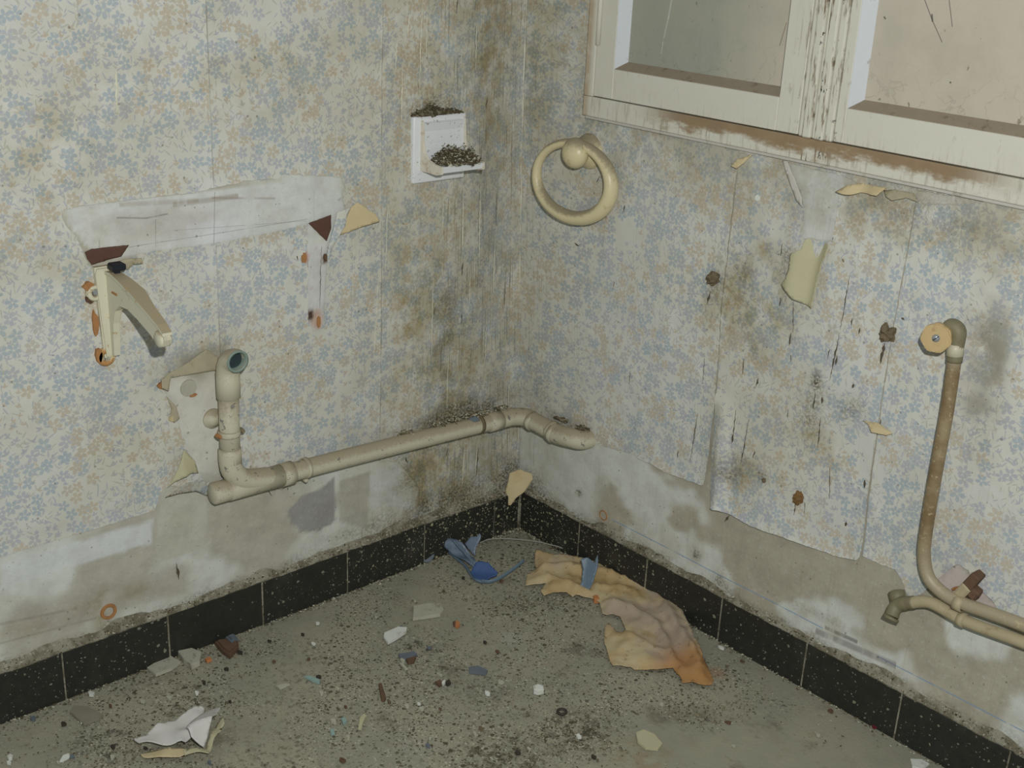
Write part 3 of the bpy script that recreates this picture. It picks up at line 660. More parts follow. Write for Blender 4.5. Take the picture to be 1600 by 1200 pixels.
# ------------------------------------------------------------------ skirting tiles
BL = empty('baseboard_left', (0, -.9, 0), 'black terrazzo tile skirting under the left wall', kind='structure')
BR = empty('baseboard_right', (.9, 0, 0), 'black terrazzo tile skirting under the right wall', kind='structure')
def tile(parent, side, a, b, seed):
    r = random.Random(seed); dz = r.uniform(-.0015, .0015); t = .0085 + r.uniform(-.001, .001); g_ = .0014
    if side == 'L': bm = box_bm((-.004, -b + g_, -.004), (t, -a - g_, .1 + dz), .0022, 2)
    else: bm = box_bm((a + g_, -t, -.004), (b - g_, .004, .1 + dz), .0022, 2)
    part('tile', bm, terrazzo, parent)
L_j = [.009, .0876, .296, .505, .7135, .922, 1.130, 1.339, 1.547, 1.756]
R_j = [.009, .2105, .4185, .627, .8355, 1.044, 1.2525, 1.461, 1.67]
for k in range(len(L_j) - 1): tile(BL, 'L', L_j[k], L_j[k + 1], k)
for k in range(len(R_j) - 1): tile(BR, 'R', R_j[k], R_j[k + 1], 50 + k)
def grout_and_ledge(side, parent, length):
    f3 = (lambda u, h, z: (h, -u, z)) if side == 'L' else (lambda u, h, z: (u, -h, z))
    bm = box_bm((0, 0, 0), (1, 1, 1))
    for v in bm.verts: v.co = Vector(f3(v.co.x * length, -.003 + v.co.y * .0100, v.co.z * .098))
    part('grout', bm, mortar, parent, label='dull grey grout filling the tile joints')
    V = []; Fc = []; n = int(length / .006); prof = [(-.002, .098), (.0085, .0985), (.0095, .103), (.005, .112), (.0005, .124), (-.004, .130)]
    for i in range(n + 1):
        u = i * .006; w = -.1 + 2.1 * f1(u, 3 if side == 'L' else 7, 14, 4, 1)
        if side == 'L': w *= 1.15
        w = max(.2, w * .62)
        for j, (h, z) in enumerate(prof):
            zz = .098 + (z - .098) * w; hh = h * (.75 + .5 * f1(u, j, 60, 2, 4)) if 0 < j < 4 else h
            V.append(f3(u, hh, zz))
    m_ = len(prof)
    for i in range(n):
        for j in range(m_ - 1): k = i * m_ + j; Fc.append((k, k + 1, k + m_ + 1, k + m_))
    part('mortar_ledge', mesh_from(V, Fc), mortar, parent, True, 'crumbling dusty mortar along the top of the tiles')
grout_and_ledge('L', BL, 1.75); grout_and_ledge('R', BR, 1.7)
bm = tube_bm([Vector((.004, -.004, 0)), Vector((.006, -.006, .05)), Vector((.003, -.004, .1))], [.011, .009, .008], 8)
part('corner_grout', bm, mortar, BL, True)

# ------------------------------------------------------------------ window
WIN = empty('window_1', (WX0, -.0, WZ0), 'cream painted casement window with obscured glass above the right wall', kind='structure')
TOP = 1.62
def wp(name, lo, hi, bevel=.0015, mat=None, label=None): return part(name, box_bm(lo, hi, bevel, 2), mat or window_paint, WIN, label=label)
wp('frame_rail', (.143, -.016, 1.008), (1.75, .03, 1.0475), .002)
wp('frame_stile', (.143, -.0155, 1.0478), (.168, .03, TOP), .002)
wp('frame_lip', (.146, -.010, 1.0015), (1.75, .01, 1.0082), .001, chalk, 'dirty grey plaster lip under the frame')
def sash(x0, x1, g0, g1, name):
    """sash from x0..x1 with clear opening g0..g1"""
    s = empty(name, ((x0 + x1) / 2, 0, 1.05)); put(s, WIN)
    fr = -.0135; zb = 1.0495; zg = 1.108
    def p(nm, lo, hi, mat=None, b=.0012, label=None):
        o = obj(nm, box_bm(lo, hi, b, 1), mat or window_paint); o.parent = s; o.matrix_parent_inverse = Matrix.Translation(-Vector(s.location)); return o
    p('bottom_rail', (g0 + .0002, fr, zb), (g1 - .0002, .012, zg))
    p('stile', (x0 + .001, fr + .0003, zb), (g0 - .0, .012, TOP)); p('stile', (g1, fr + .0003, zb + .0003), (x1 - .001, .012, TOP))
    def wedge(pts):
        bm = bmesh.new(); v = [bm.verts.new(q) for q in pts]
        for f in ((0, 1, 2, 3), (4, 7, 6, 5), (0, 4, 5, 1), (1, 5, 6, 2), (2, 6, 7, 3), (3, 7, 4, 0)): bm.faces.new([v[i] for i in f])
        return bm
    d = .012; w = .019
    o = obj('glazing_bead', wedge([(g0, fr + .001, zg), (g1, fr + .001, zg), (g1, d, zg), (g0, d, zg), (g0, fr + .0015, zg + .001), (g1, fr + .0015, zg + .001), (g1, d, zg + .017), (g0 + w, d, zg + .017)]), ledge_dust); put(o, s); o['label'] = 'dust covered bottom glazing ledge'
    o = obj('glazing_bead', wedge([(g0, fr + .001, zg), (g0 + .001, fr + .001, zg), (g0 + w, d, zg), (g0, d, zg), (g0, fr + .001, TOP), (g0 + .001, fr + .001, TOP), (g0 + w, d, TOP), (g0, d, TOP)]), white_bead); put(o, s); o['label'] = 'bright white bevelled side bead'
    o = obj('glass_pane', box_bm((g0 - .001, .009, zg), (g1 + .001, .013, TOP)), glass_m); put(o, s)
white_bead = simple('white_bead_paint', c8(202, 206, 210), .5, .35, mottle=.04, scale=40, dirt=c8(160, 152, 140), dth=(.62, .72), dscale=40, bump=.1)
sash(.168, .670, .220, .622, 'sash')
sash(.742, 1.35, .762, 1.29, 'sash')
for a, b, y in ((.6705, .682, -.0135), (.6825, .700, -.020), (.7005, .708, -.016), (.7085, .726, -.021), (.7265, .7415, -.0165)):
    wp('mullion_moulding', (a, y, 1.0478), (b, .02, TOP), .003)
wp('frame_stile', (1.351, -.0155, 1.0478), (1.75, .03, TOP), .002)
bm = tube_bm([Vector((.1745, -.0165, 1.150)), Vector((.1745, -.0165, 1.235)), Vector((.1745, -.0165, 1.32))], .0048, 10)
part('hinge', bm, window_paint, WIN, True)
part('reveal_board', box_bm((.1, .06, 1.0), (1.8, .075, 1.7)), chalk, WIN)

# ------------------------------------------------------------------ left-wall things
# drain pipe
pz = .3250
DP = empty('drain_pipe', (.03, -.4, pz), 'cream painted waste pipe with upright branch, running into the corner', 'pipe')
P = [LW(334, 771, .032), LW(500, 726, .032), LW(687, 679, .032)]
endL = P[0]; pr = .0190
corner_a = LW(781, 656, .032)
path = [endL, P[1], P[2], corner_a]
part('pipe_run', tube_bm(smooth_path(path, 6), pr, 24), cream_pipe, DP, True)
e1 = RW(832, 657, .035); e2 = RW(866, 675, .034); e3 = RW(893, 684, .032)
bend = smooth_path([corner_a, (corner_a + LW(800, 651, .036)) / 2, LW(802, 651, .036), RW(822, 652, .036), e1, e2], 6)
part('corner_elbow', tube_bm(bend, .0205, 24), cream_pipe, DP, True)
bend2 = smooth_path([e2 + Vector((-.012, 0, .003)), e2 + Vector((.01, 0, -.001)), e3, e3 + Vector((.018, .014, -.002)), e3 + Vector((.024, .05, -.002))], 6)
part('wall_elbow', tube_bm(bend2, .0222, 24), cream_pipe, DP, True)
for q, w in ((e1, .0222), (e2, .0235)): part('pipe_socket', tube_bm([q + Vector((-.006, 0, 0)), q + Vector((.006, 0, -.003))], w, 24), cream_pipe, DP, True)
ca = (corner_a - P[2]).normalized(); part('pipe_socket', tube_bm([corner_a - ca * .035, corner_a - ca * .0, ], .0215, 24), cream_pipe, DP, True)
d0 = (P[1] - endL).normalized()
part('end_cap', lathe_bm(endL - d0 * .004, d0, [(0, 0), (0, .019), (.003, .0215), (.035, .0215), (.038, .0195)]), cream_pipe, DP, True)
# upright branch with swept tee
rb = LW(360, 722, .036); rt = LW(357, 612, .036)
J = endL + d0 * ((LW(418, 750, .032) - endL).length)
part('tee_sweep', tube_bm(smooth_path([rb + Vector((0, 0, .02)), rb, rb + Vector((0, .006, -.022)), rb + Vector((-.001, .030, -.045)), J + d0 * .01], 6), .0215, 24), cream_pipe, DP, True)
part('tee_body', tube_bm([endL + d0 * .03, endL + d0 * .06, J + d0 * .03], .0222, 24), cream_pipe, DP, True)
part('pipe_socket', tube_bm([J + d0 * .03, J + d0 * .055], .0235, 24), cream_pipe, DP, True)
part('riser', tube_bm([rb, rt], .0190, 24), cream_pipe, DP, True)
part('pipe_socket', lathe_bm(rb + Vector((0, 0, .0)), (0, 0, 1), [(0, .019), (.001, .0215), (.028, .0215), (.03, .019)]), cream_pipe, DP, True)
rt2 = rt + Vector((0, 0, .0))
part('pipe_socket', lathe_bm(rt2 - Vector((0, 0, .012)), (0, 0, 1), [(0, .019), (.001, .0220), (.05, .0220), (.052, .02)]), cream_pipe, DP, True)
el = smooth_path([rt2 + Vector((0, 0, .03)), rt2 + Vector((.002, 0, .048)), rt2 + Vector((.012, .0, .064)), rt2 + Vector((.028, .001, .070)), rt2 + Vector((.036, .001, .070))], 6)
eb = tube_bm(el, .0212, 24, cap=False); tube_bm(el[10:], .0172, 24, cap=False, bm=eb)
oe = part('open_elbow', eb, cream_pipe, DP, True)
part('elbow_rim', lathe_bm(el[-1] - (el[-1] - el[-2]).normalized() * .001, el[-1] - el[-2], [(0, .0213), (.003, .0215), (.003, .0172), (-.012, .0170)]), simple('grey_green_rim', c8(130, 146, 136), .5, .4), DP, True, 'bare grey-green rim of the open elbow').parent = oe
bpy.data.objects['elbow_rim'].matrix_parent_inverse = Matrix.Identity(4)
part('bore', tube_bm([el[-1] - Vector((.016, 0, 0)), el[-1] - Vector((.014, 0, 0))], .0170, 20), dark_hole, DP, False, 'dark blue-grey inside of the open elbow').parent = oe
bpy.data.objects['bore'].matrix_parent_inverse = Matrix.Identity(4)
# clamps
cz = LW(358, 676, .036)
cb = lathe_bm(cz - Vector((0, 0, .006)), (0, 0, 1), [(0, .019), (0, .0205), (.003, .0212), (.009, .0212), (.012, .0205), (.012, .019)])
cl = part('pipe_clamp', cb, cream_pipe, DP, True)
for s in (-1, 1):
    p = cz + Vector((.006, s * .0245, 0)); sc_ = obj('clamp_screw', lathe_bm(p - Vector((.008, 0, 0)), (1, .0, 0), [(0, 0), (0, .0045), (.010, .0045), (.014, .003), (.014, 0)], 12), rust if s < 0 else dirt_mid); sc_.parent = cl
part('clamp_rosette', lathe_bm(Vector((0, cz.y - .014, cz.z + .020)), (1, 0, 0), [(0, 0), (0, .020), (.004, .019), (.007, .012), (.012, .010), (.012, 0)]), cream_pipe, DP, True)
cp = LW(478, 731, .032); part('pipe_clip', lathe_bm(cp - d0 * .004, d0, [(0, .019), (0, .0212), (.008, .0212), (.008, .019)]), cream_pipe, DP, True)
part('clip_screw', lathe_bm(cp + Vector((-.01, 0, -.027)), (1, 0, 0), [(0, 0), (0, .005), (.012, .005), (.014, .003), (.014, 0)], 12), cream_pipe, DP, True)
part('pipe_clip', lathe_bm(LW(748, 663, .032) - ca * .004, ca, [(0, .019), (0, .0212), (.008, .0212), (.008, .019)]), crust, DP, True, 'grimy brown pipe clip')

# sink bracket
by = -.988
BK = empty('sink_bracket', (0, by, .64), 'rusty cream enamelled cantilever sink bracket on the left wall', 'bracket')
zt = LW(160, 425).z
arm = [(0, zt), (.03, zt + .003), (.06, zt - .003), (.10, zt - .013), (.15, zt - .028), (.195, zt - .043), (.209, zt - .050), (.213, zt - .062), (.206, zt - .074), (.192, zt - .080), (.178, zt - .074), (.165, zt - .066), (.12, zt - .052),
       (.085, zt - .044), (.055, zt - .046), (.036, zt - .060), (.026, zt - .085), (.022, zt - .115), (.020, zt - .145), (0, zt - .145)]
part('web', prism_bm(arm, lambda u, v, h: Vector((u, by + h, v)), -.006, .006, bevel=.0015), cream_iron, BK)
V = []; fb = bmesh.new()
top = [(.0, zt + .003), (.03, zt + .006), (.06, zt), (.10, zt - .010), (.15, zt - .025), (.195, zt - .040), (.212, zt - .050)]; wd = [.010, .010, .016, .020, .012, .009, .008]
up = [[fb.verts.new((u, by + y_, z + dz)) for y_, dz in ((-.0085, 0), (w, 0), (w, -.005), (-.0085, -.005))] for (u, z), w in zip(top, wd)]
for a, b in zip(up, up[1:]):
    for k in range(4): fb.faces.new((a[k], a[(k + 1) % 4], b[(k + 1) % 4], b[k]))
fb.faces.new(up[0][::-1]); fb.faces.new(up[-1])
part('top_flange', fb, cream_iron, BK)
part('end_boss', lathe_bm(Vector((.195, by - .010, zt - .064)), (0, 1, 0), [(0, 0), (0, .011), (.003, .014), (.018, .014), (.021, .011), (.021, 0)]), cream_iron, BK, True)
pm = [(-.016, -.0), (-.016, .012), (.010, .012), (.010, 0), (.010, -.150), (-.010, -.150)]
part('wall_plate', prism_bm([(by - .008 + u, zt + v) for u, v in pm], lambda u, v, h: Vector((h, u, v)), -.002, .011, bevel=.003), cream_iron, BK)
def lug(y, z, r, mt):
    return part('lug', lathe_bm(Vector((-.002, y, z)), (1, 0, 0), [(0, r * .42), (0, r), (.008, r), (.011, r * .85), (.011, r * .42), (0, r * .42)], 20), mt, BK, True, 'rust-eaten screw lug')
lug(LW(146, 456).y, LW(146, 456).z, .015, cream_iron); lug(LW(164, 556).y, LW(164, 556).z, .017, simple('rust_eaten_enamel', c8(206, 192, 150), .6, .3, dirt=c8(178, 126, 74), dscale=40, dth=(.5, .58), damt=.9))
def spot(px, py, w, h, mt, out=.004, nm='rust_patch', parent=BK, seed=1, d=.004):
    c = LW(px, py); r = random.Random(seed); pts = []
    for k in range(14):
        a = 2 * PI * k / 14; q = .75 + .4 * r.random(); pts.append((c.y + math.cos(a) * w * q, c.z + math.sin(a) * h * q))
    return part(nm, prism_bm(pts, lambda u, v, hh: Vector((hh, u, v)), 0, d, bevel=.0008), mt, parent)
spot(148, 505, .0055, .024, rust, seed=2, d=.005); spot(136, 446, .010, .008, rust, seed=3, d=.008); spot(140, 466, .008, .009, dark_rust, seed=4, d=.007); spot(152, 553, .006, .014, rust, seed=6, d=.009)
spot(146, 455, .0055, .0055, steel, nm='screw', seed=9, d=.010); spot(166, 560, .005, .006, stone_chip, nm='screw', seed=8, d=.008)
part('brown_stain_strip', box_bm((.03, by - .0075, zt - .030), (.05, by + .007, zt - .026), .001), rust, BK)
bx = box_bm((.0, -.013, -.003), (.030, .018, .012), .003); tmp = box_bm((.004, -.006, -.014), (.022, .008, -.002), .002)
me_ = bpy.data.meshes.new('t'); tmp.to_mesh(me_); tmp.free(); bx.from_mesh(me_)
for v in bx.verts: v.co = v.co * .78 + Vector((.020, by + .003, zt + .012))
part('clip', bx, black_plastic, BK, label='black plastic clip sitting on the bracket')

# brown board patches and loose flaps
def flap(name, side, pts, mat, base=.003, lift=None, step=.006, thick=.0012, amp=.0008, label=None, cat=None, parent=None, holes=()):
    f = l2 if side == 'L' else r2
    ol = rough_outline([f(*p) for p in pts], .005, amp, 2); V2, T = tri_sheet([ol], step)
    lo, hi = V2.min(0), V2.max(0); s = (V2 - lo) / (hi - lo)
    if side == 'L': s[:, 0] = s[:, 0]
    h = base + (lift(s[:, 0], s[:, 1]) if lift else 0)
    U = -V2[:, 0] if side == 'L' else V2[:, 0]
    Pp = wall_xyz(side, U, V2[:, 1], h)
    if side == 'L': T = T[:, ::-1]
    me = mesh_from(Pp, T, V2, {'stain': stain_fields(side, U, V2[:, 1]) * .6})
    o = obj(name, me, mat, None, True); md = o.modifiers.new('s', 'SOLIDIFY'); md.thickness = thick; md.offset = 0
    if label and cat: tag(o, label, cat)
    elif label: o['label'] = label
    if parent is not None: o.parent = parent
    return o
flap('exposed_board', 'L', [(131, 393), (142, 388), (200, 382), (188, 400), (175, 403), (142, 413), (135, 404)], brown_board, .0035, parent=wall_l, label='dark brown board bared above the bracket')
flap('exposed_board', 'L', [(480, 348), (515, 335), (515, 357), (508, 376)], brown_board, .0035, parent=wall_l, label='dark brown triangle bared beside the curled tan flap')
flap('torn_paper_flap', 'L', [(549, 313), (560, 320), (566, 326), (573, 329), (580, 341), (555, 352), (523, 369), (532, 350), (541, 322)], tan_paper, .004, lambda a, b: .022 * a + .006 * b, label='small tan flap of wallpaper curling off at the right end of the bare patch', cat='paper flap')
flap('torn_paper_flap', 'L', [(524, 369), (533, 352), (536, 334), (541, 322), (523, 330), (512, 378), (507, 408), (512, 403), (515, 388)], wallpaper, .003, lambda a, b: .012 * a, label='narrow papered fold hanging beneath the tan flap', cat='paper flap')
flap('torn_paper_flap', 'L', [(285, 700), (300, 718), (304, 735), (291, 733), (276, 738), (265, 746), (255, 757), (272, 725)], yellow_paper, .004, lambda a, b: .030 * (1 - np.abs(a - .5) * 1.2) * (1.1 - b), label='creamy curl of paper left of the drain pipe branch', cat='paper flap')
flap('torn_paper_flap', 'L', [(250, 770), (262, 754), (276, 742), (296, 738), (310, 745), (320, 760), (322, 774), (300, 762), (270, 764)], wallpaper, .004, lambda a, b: .034 * b, label='arched flap of floral paper under the creamy curl', cat='paper flap')
flap('torn_paper_flap', 'L', [(247, 590), (262, 580), (290, 566), (322, 545), (338, 558), (344, 575), (300, 581), (262, 587), (256, 606), (246, 602)], grey_paper, .003, lambda a, b: .016 * (1 - b) * (1 - a * .5), label='grimy grey fold of paper above the bared filler left of the pipe', cat='paper flap')
flap('torn_paper_flap', 'L', [(259, 618), (270, 632), (274, 650), (268, 658), (262, 650), (265, 638)], grey_paper, .003, lambda a, b: .012 * a, label='short grimy curl at the left edge of the bared filler', cat='paper flap')
flap('torn_paper_flap', 'L', [(190, 403), (214, 400), (217, 408), (203, 410), (196, 418), (180, 421), (160, 424), (168, 412)], grey_paper, .003, lambda a, b: .014 * a, label='crumpled scrap of paper above the black bracket clip', cat='paper flap')
flap('torn_paper_flap', 'R', [(1263, 372), (1282, 374), (1300, 382), (1296, 398), (1289, 411), (1284, 440), (1277, 479), (1262, 472), (1250, 464), (1242, 452), (1230, 442), (1238, 432), (1243, 415), (1243, 394), (1258, 388)], yellow_paper, .004, lambda a, b: .016 * (1 - b) + .008 * np.sin(a * 7), label='yellowed strip of paper hanging down below the torn gap under the window', cat='paper flap')
flap('torn_paper_flap', 'R', [(1314, 298), (1330, 289), (1345, 286), (1370, 290), (1388, 293), (1378, 304), (1350, 300), (1337, 303), (1322, 300)], tan_paper, .004, lambda a, b: .014 * (1 - b) + .004 * np.sin(a * 9), label='tan curl of paper right below the window frame middle', cat='paper flap')
flap('torn_paper_flap', 'R', [(1151, 258), (1158, 248), (1178, 241), (1168, 254), (1160, 262)], tan_paper, .004, lambda a, b: .012 * (1 - b), label='tiny tan curl below the left part of the window', cat='paper flap')
flap('torn_paper_flap', 'R', [(1224, 250), (1232, 252), (1246, 280), (1258, 308), (1259, 322), (1250, 312), (1240, 290)], chalk, .004, lambda a, b: .008 * (1 - b), label='slim pale sliver of paper left of the torn gap under the window', cat='paper flap')
flap('torn_paper_flap', 'R', [(1352, 655), (1375, 660), (1400, 675), (1392, 677), (1370, 672), (1362, 662)], tan_paper, .004, lambda a, b: .012 * (1 - b), label='thin brownish splinter of paper halfway down the right wall seam', cat='paper flap')
flap('torn_paper_flap', 'R', [(1384, 297), (1400, 296), (1430, 302), (1440, 315), (1420, 308), (1400, 312), (1390, 306)], grey_paper, .003, lambda a, b: .010 * (1 - b), label='ragged grey edge of paper below the right sash', cat='paper flap')
# corner flap: spans the corner above the tiles
cf = [(796, 740), (812, 734), (836, 744), (828, 757), (820, 768), (806, 778), (798, 789), (794, 789), (794, 776), (789, 770), (793, 756)]
pc = Vector((.03, -.03, .13)); nn = Vector((.68, -.70, .25)).normalized(); ee = Vector((.7, .7, 0)).normalized(); vv_ = nn.cross(ee)
def on_plane(x, y, p0, nrm): d = ray(x, y); return CAM + d * ((p0 - CAM).dot(nrm) / d.dot(nrm))
def plane_sheet(name, pts, p0, nrm, mat, label, cat, curl=lambda a, b: 0 * a, thick=.0015, step=.005, amp=.0006, group=None):
    nrm = nrm.normalized(); e = Vector((0, 0, 1)).cross(nrm).normalized() if abs(nrm.z) < .99 else Vector((1, 0, 0)); f = nrm.cross(e)
    ol = [((q := on_plane(x, y, p0, nrm) - p0).dot(e), q.dot(f)) for x, y in pts]
    ol = rough_outline(ol, .004, amp, 3); V2, T = tri_sheet([ol], step); lo, hi = V2.min(0), V2.max(0); s = (V2 - lo) / (hi - lo); h = curl(s[:, 0], s[:, 1])
    Pp = [p0 + e * float(a) + f * float(b) + nrm * float(c) for (a, b), c in zip(V2, np.broadcast_to(h, len(V2)))]
    o = obj(name, mesh_from(Pp, T, V2), mat, None, True); md = o.modifiers.new('s', 'SOLIDIFY'); md.thickness = thick; md.offset = 0
    return tag(o, label, cat, group)
plane_sheet('torn_paper_flap', cf, pc, nn, tan_paper, 'tan scrap of paper hanging over the tiles in the room corner', 'paper flap', lambda a, b: .006 * np.sin(a * 4) - .012 * b)

# soap dish
sy0, sy1 = l2(641, 287)[0], l2(722, 180)[0] + .004; sz0 = l2(641, 287)[1]; sz1 = sz0 + .133
SD = empty('soap_dish', (0, (sy0 + sy1) / 2, sz0), 'white ceramic wall dish heaped with dark grit, left of the corner', 'soap dish')
part('back_plate', box_bm((-.022, sy0, sz0), (.009, sy1, sz1), .004, 3), white_ceramic, SD, True)
prof = [(.004, sz1 - .008), (.016, sz1 - .010)]
TR_ = .016
inner = [(.014, sz1 - .014), (.010, sz1 - .03), (.011, sz1 - .055), (.016, sz1 - .078), (.028, sz1 - .107 + TR_ + .003), (.045, sz1 - .107 + TR_), (.064, sz1 - .108 + TR_), (.072, sz1 - .106 + TR_)]
outer = [(.075, sz1 - .109 + TR_), (.073, sz1 - .118 + TR_), (.060, sz1 - .121 + TR_), (.004, sz1 - .121 + TR_)]
ty0, ty1 = sy0 + .020, sy1 - .006
pf = [(.004, sz1 - .009)] + inner + outer
part('scoop', prism_bm(pf, lambda u, v, h: Vector((u, h, v)), ty0, ty1, bevel=0), white_ceramic, SD, False)
# side cheeks following the scoop, and a top brow
def cheek(y, w):
    c_out = [(.004, sz1 - .006), (.014, sz1 - .010), (.014, sz1 - .05), (.019, sz1 - .072), (.032, sz1 - .099 + TR_), (.052, sz1 - .103 + TR_), (.077, sz1 - .104 + TR_), (.077, sz1 - .119 + TR_), (.062, sz1 - .123 + TR_), (.004, sz1 - .123 + TR_)]
    return part('cheek', prism_bm(c_out, lambda u, v, h: Vector((u, h, v)), y, y + w, bevel=.0015), simple('stained_ceramic_edge', c8(218, 212, 196), .4, .4, dirt=c8(186, 160, 130), dscale=50, dth=(.54, .66)), SD)
cheek(ty0 - .003, .006); cheek(ty1 - .002, .004)
def heap(name, pts_r, mats, label, cat, n, size=(.0012, .0035), seed=0, core=False):
    """pts_r: list of (centre, half extents); loose grit piled there"""
    r = np.random.RandomState(seed); e = None; roots = []
    P_ = []; S_ = []
    for c, h in pts_r:
        for _ in range(n):
            q = r.randn(3) * .42; q[2] = abs(q[2]) * max(0, 1 - (q[0] ** 2 + q[1] ** 2) * .5)
            P_.append((c[0] + np.clip(q[0], -1, 1) * h[0], c[1] + np.clip(q[1], -1, 1) * h[1], c[2] + q[2] * h[2])); S_.append(r.uniform(*size))
    if core:
        for c, h in pts_r:
            for _ in range(60):
                q = r.randn(2) * .4; P_.append((c[0] + q[0] * h[0], c[1] + q[1] * h[1], c[2] + r.uniform(.1, .55) * h[2] * max(0, 1 - q @ q))); S_.append(r.uniform(.004, .007))
    me = crumbs_bm(P_, S_, seed, .8)
    for m_ in mats: me.materials.append(m_)
    me.polygons.foreach_set('material_index', np.repeat(r.randint(0, len(mats), len(P_)), 8).astype(np.int32))
    o = obj(name, me); tag(o, label, cat, kind='stuff'); return o
yc = (ty0 + ty1) / 2; zz = sz1 - .106 + TR_
heap('grit_heap', [((.040, ty0 + .034, zz), (.026, .028, .024)), ((.048, yc + .012, zz), (.026, .03, .026)), ((.055, ty1 - .022, zz), (.022, .022, .026)), ((.035, yc, zz + .004), (.02, .04, .028))], [dirt_dark, dirt_dark, dirt_mid, dirt_dark, dirt_pale],
     'dark grit heaped in the white soap dish', 'dirt', 1500, (.001, .0027), seed=3, core=True)
heap('grit_heap', [((.004, sy0 + .045, sz1), (.010, .030, .022)), ((.003, sy0 + .08, sz1), (.008, .045, .010)), ((.003, sy0 + .030, sz1 + .001), (.01, .03, .012))], [dirt_dark, dirt_mid, dirt_dark], 'dark grit caught on top of the white soap dish', 'dirt', 800, (.001, .0027), seed=4, core=True)
# grit lying on the drain pipe near the corner
tp = []
for px, wz in ((690, .010), (715, .012), (738, .016), (760, .012), (790, .008), (640, .004)):
    q = LW(px, 679 - (px - 687) * .255, .032); tp.append((( .020, q.y, q.z + .017), (.016, .022, wz)))
heap('grit_heap', tp, [dirt_mid, dirt_dark, dirt_mid, dirt_pale], 'crumbling dirt along the drain pipe top near the corner', 'dirt', 110, seed=5)
o = plane_sheet('grey_flake', [(732, 654), (744, 650), (750, 657), (738, 660)], LW(740, 655, .035) + Vector((0, 0, .004)), Vector((.5, -.3, .8)), slate_chip, 'grey flake lying on top of the drain pipe', 'flake', thick=.002)
heap('grit_heap', [((e3.x + .012, -.014, e3.z + .022), (.02, .012, .008)), ((e2.x, -.012, e2.z + .024), (.02, .01, .006))], [dirt_mid, dirt_dark], 'dirt on the pipe elbow entering the right wall', 'dirt', 90, seed=6)

# wall plug disc, rust rings, filler spots
def disc(name, p, n, r, mat, label, cat, ring=None, depth=.003, seg=24):
    n = Vector(n); prof = [(-.001, 0), (-.001, r), (depth, r * .95), (depth, 0)] if ring is None else [(-.001, ring), (-.001, r), (depth, r * .92), (depth * 1.1, (r + ring) / 2), (depth, ring * 1.05), (-.001, ring)]
    return tag(obj(name, lathe_bm(p, n, prof, seg), mat, None, False), label, cat)
disc('wall_plug', LW(294, 606), (1, 0, 0), .0165, stone_chip, 'round grey filled hole left of the drain pipe branch', 'wall plug')
disc('rust_ring', LW(169, 955), (1, 0, 0), .0165, rust, 'rusty orange ring stuck on the plaster above the left skirting', 'ring', .0095, .004)
disc('rust_ring', RW(943, 805), (0, -1, 0), .0125, rust, 'small rusty ring on the white plaster right of the corner', 'ring', .0095, .002)
disc('filler_dot', RW(1185, 309, 0) , (0, -1, 0), .006, white_chip, 'small white nail dot left of the torn gap', 'filler')
spot(252, 600, .010, .007, rust, nm='rust_flake', parent=wall_l, seed=12, d=.010)
spot(266, 652, .006, .006, tan_paper, nm='tan_flake', parent=wall_l, seed=13, d=.010)
spot(301, 617, .008, .003, rust, nm='rust_flake', parent=wall_l, seed=14, d=.0042)
spot(473, 402, .006, .010, rust, nm='rust_flake', parent=wall_l, seed=15, d=.006)
spot(507, 402, .005, .008, dark_rust, nm='rust_flake', parent=wall_l, seed=16, d=.006)
spot(497, 503, .005, .012, rust, nm='rust_flake', parent=wall_l, seed=17, d=.003)

# ------------------------------------------------------------------ towel ring
TR = empty('towel_ring', (.146, 0, .93), 'cream ceramic towel ring on the right wall below the window corner', 'towel ring')
mc = RW(900, 239, .040)
part('mount', lathe_bm(Vector((mc.x, .004, mc.z)), (0, -1, 0), [(0, 0), (0, .036), (.006, .037), (.014, .034), (.024, .027), (.034, .0245), (.042, .021), (.047, .012), (.048, 0)]), cream_ring, TR, True)
knob = bmesh.new(); bmesh.ops.create_uvsphere(knob, u_segments=24, v_segments=14, radius=1)
for v in knob.verts: v.co = Vector((mc.x + v.co.x * .0315, -.042 + v.co.y * .024, mc.z + v.co.z * .0315))
part('knob', knob, cream_ring, TR, True)
n = 72; q0 = RW(903, 237, .020); ctr = Vector((q0.x + .009, -.034, q0.z - .057)); path = []; rad = []; a1 = .098; b1 = .077
for k in range(n + 1):
    t = 2 * PI * k / n - PI / 2
    path.append(ctr + Vector((math.cos(t) * a1, -.004 - .010 * math.sin(t) * -1 * 0 + .012 * math.cos(t), math.sin(t) * b1 * 1.0)))
    rad.append(.0120 - .0025 * math.sin(t) + .0025 * math.cos(t))
rb_ = bmesh.new(); seg = 16; rings = []
for k in range(n):
    t = 2 * PI * k / n - PI / 2; nrm = Vector((math.cos(t) / a1, 0, math.sin(t) / b1)).normalized(); yy = Vector((0, -1, 0)); r_ = rad[k]
    rings.append([rb_.verts.new(path[k] + nrm * math.cos(2 * PI * j / seg) * r_ * 1.0 + yy * math.sin(2 * PI * j / seg) * r_ * 1.15) for j in range(seg)])
for k in range(n):
    for j in range(seg): rb_.faces.new((rings[k][j], rings[k][(j + 1) % seg], rings[(k + 1) % n][(j + 1) % seg], rings[(k + 1) % n][j]))
part('ring', rb_, cream_ring, TR, True)

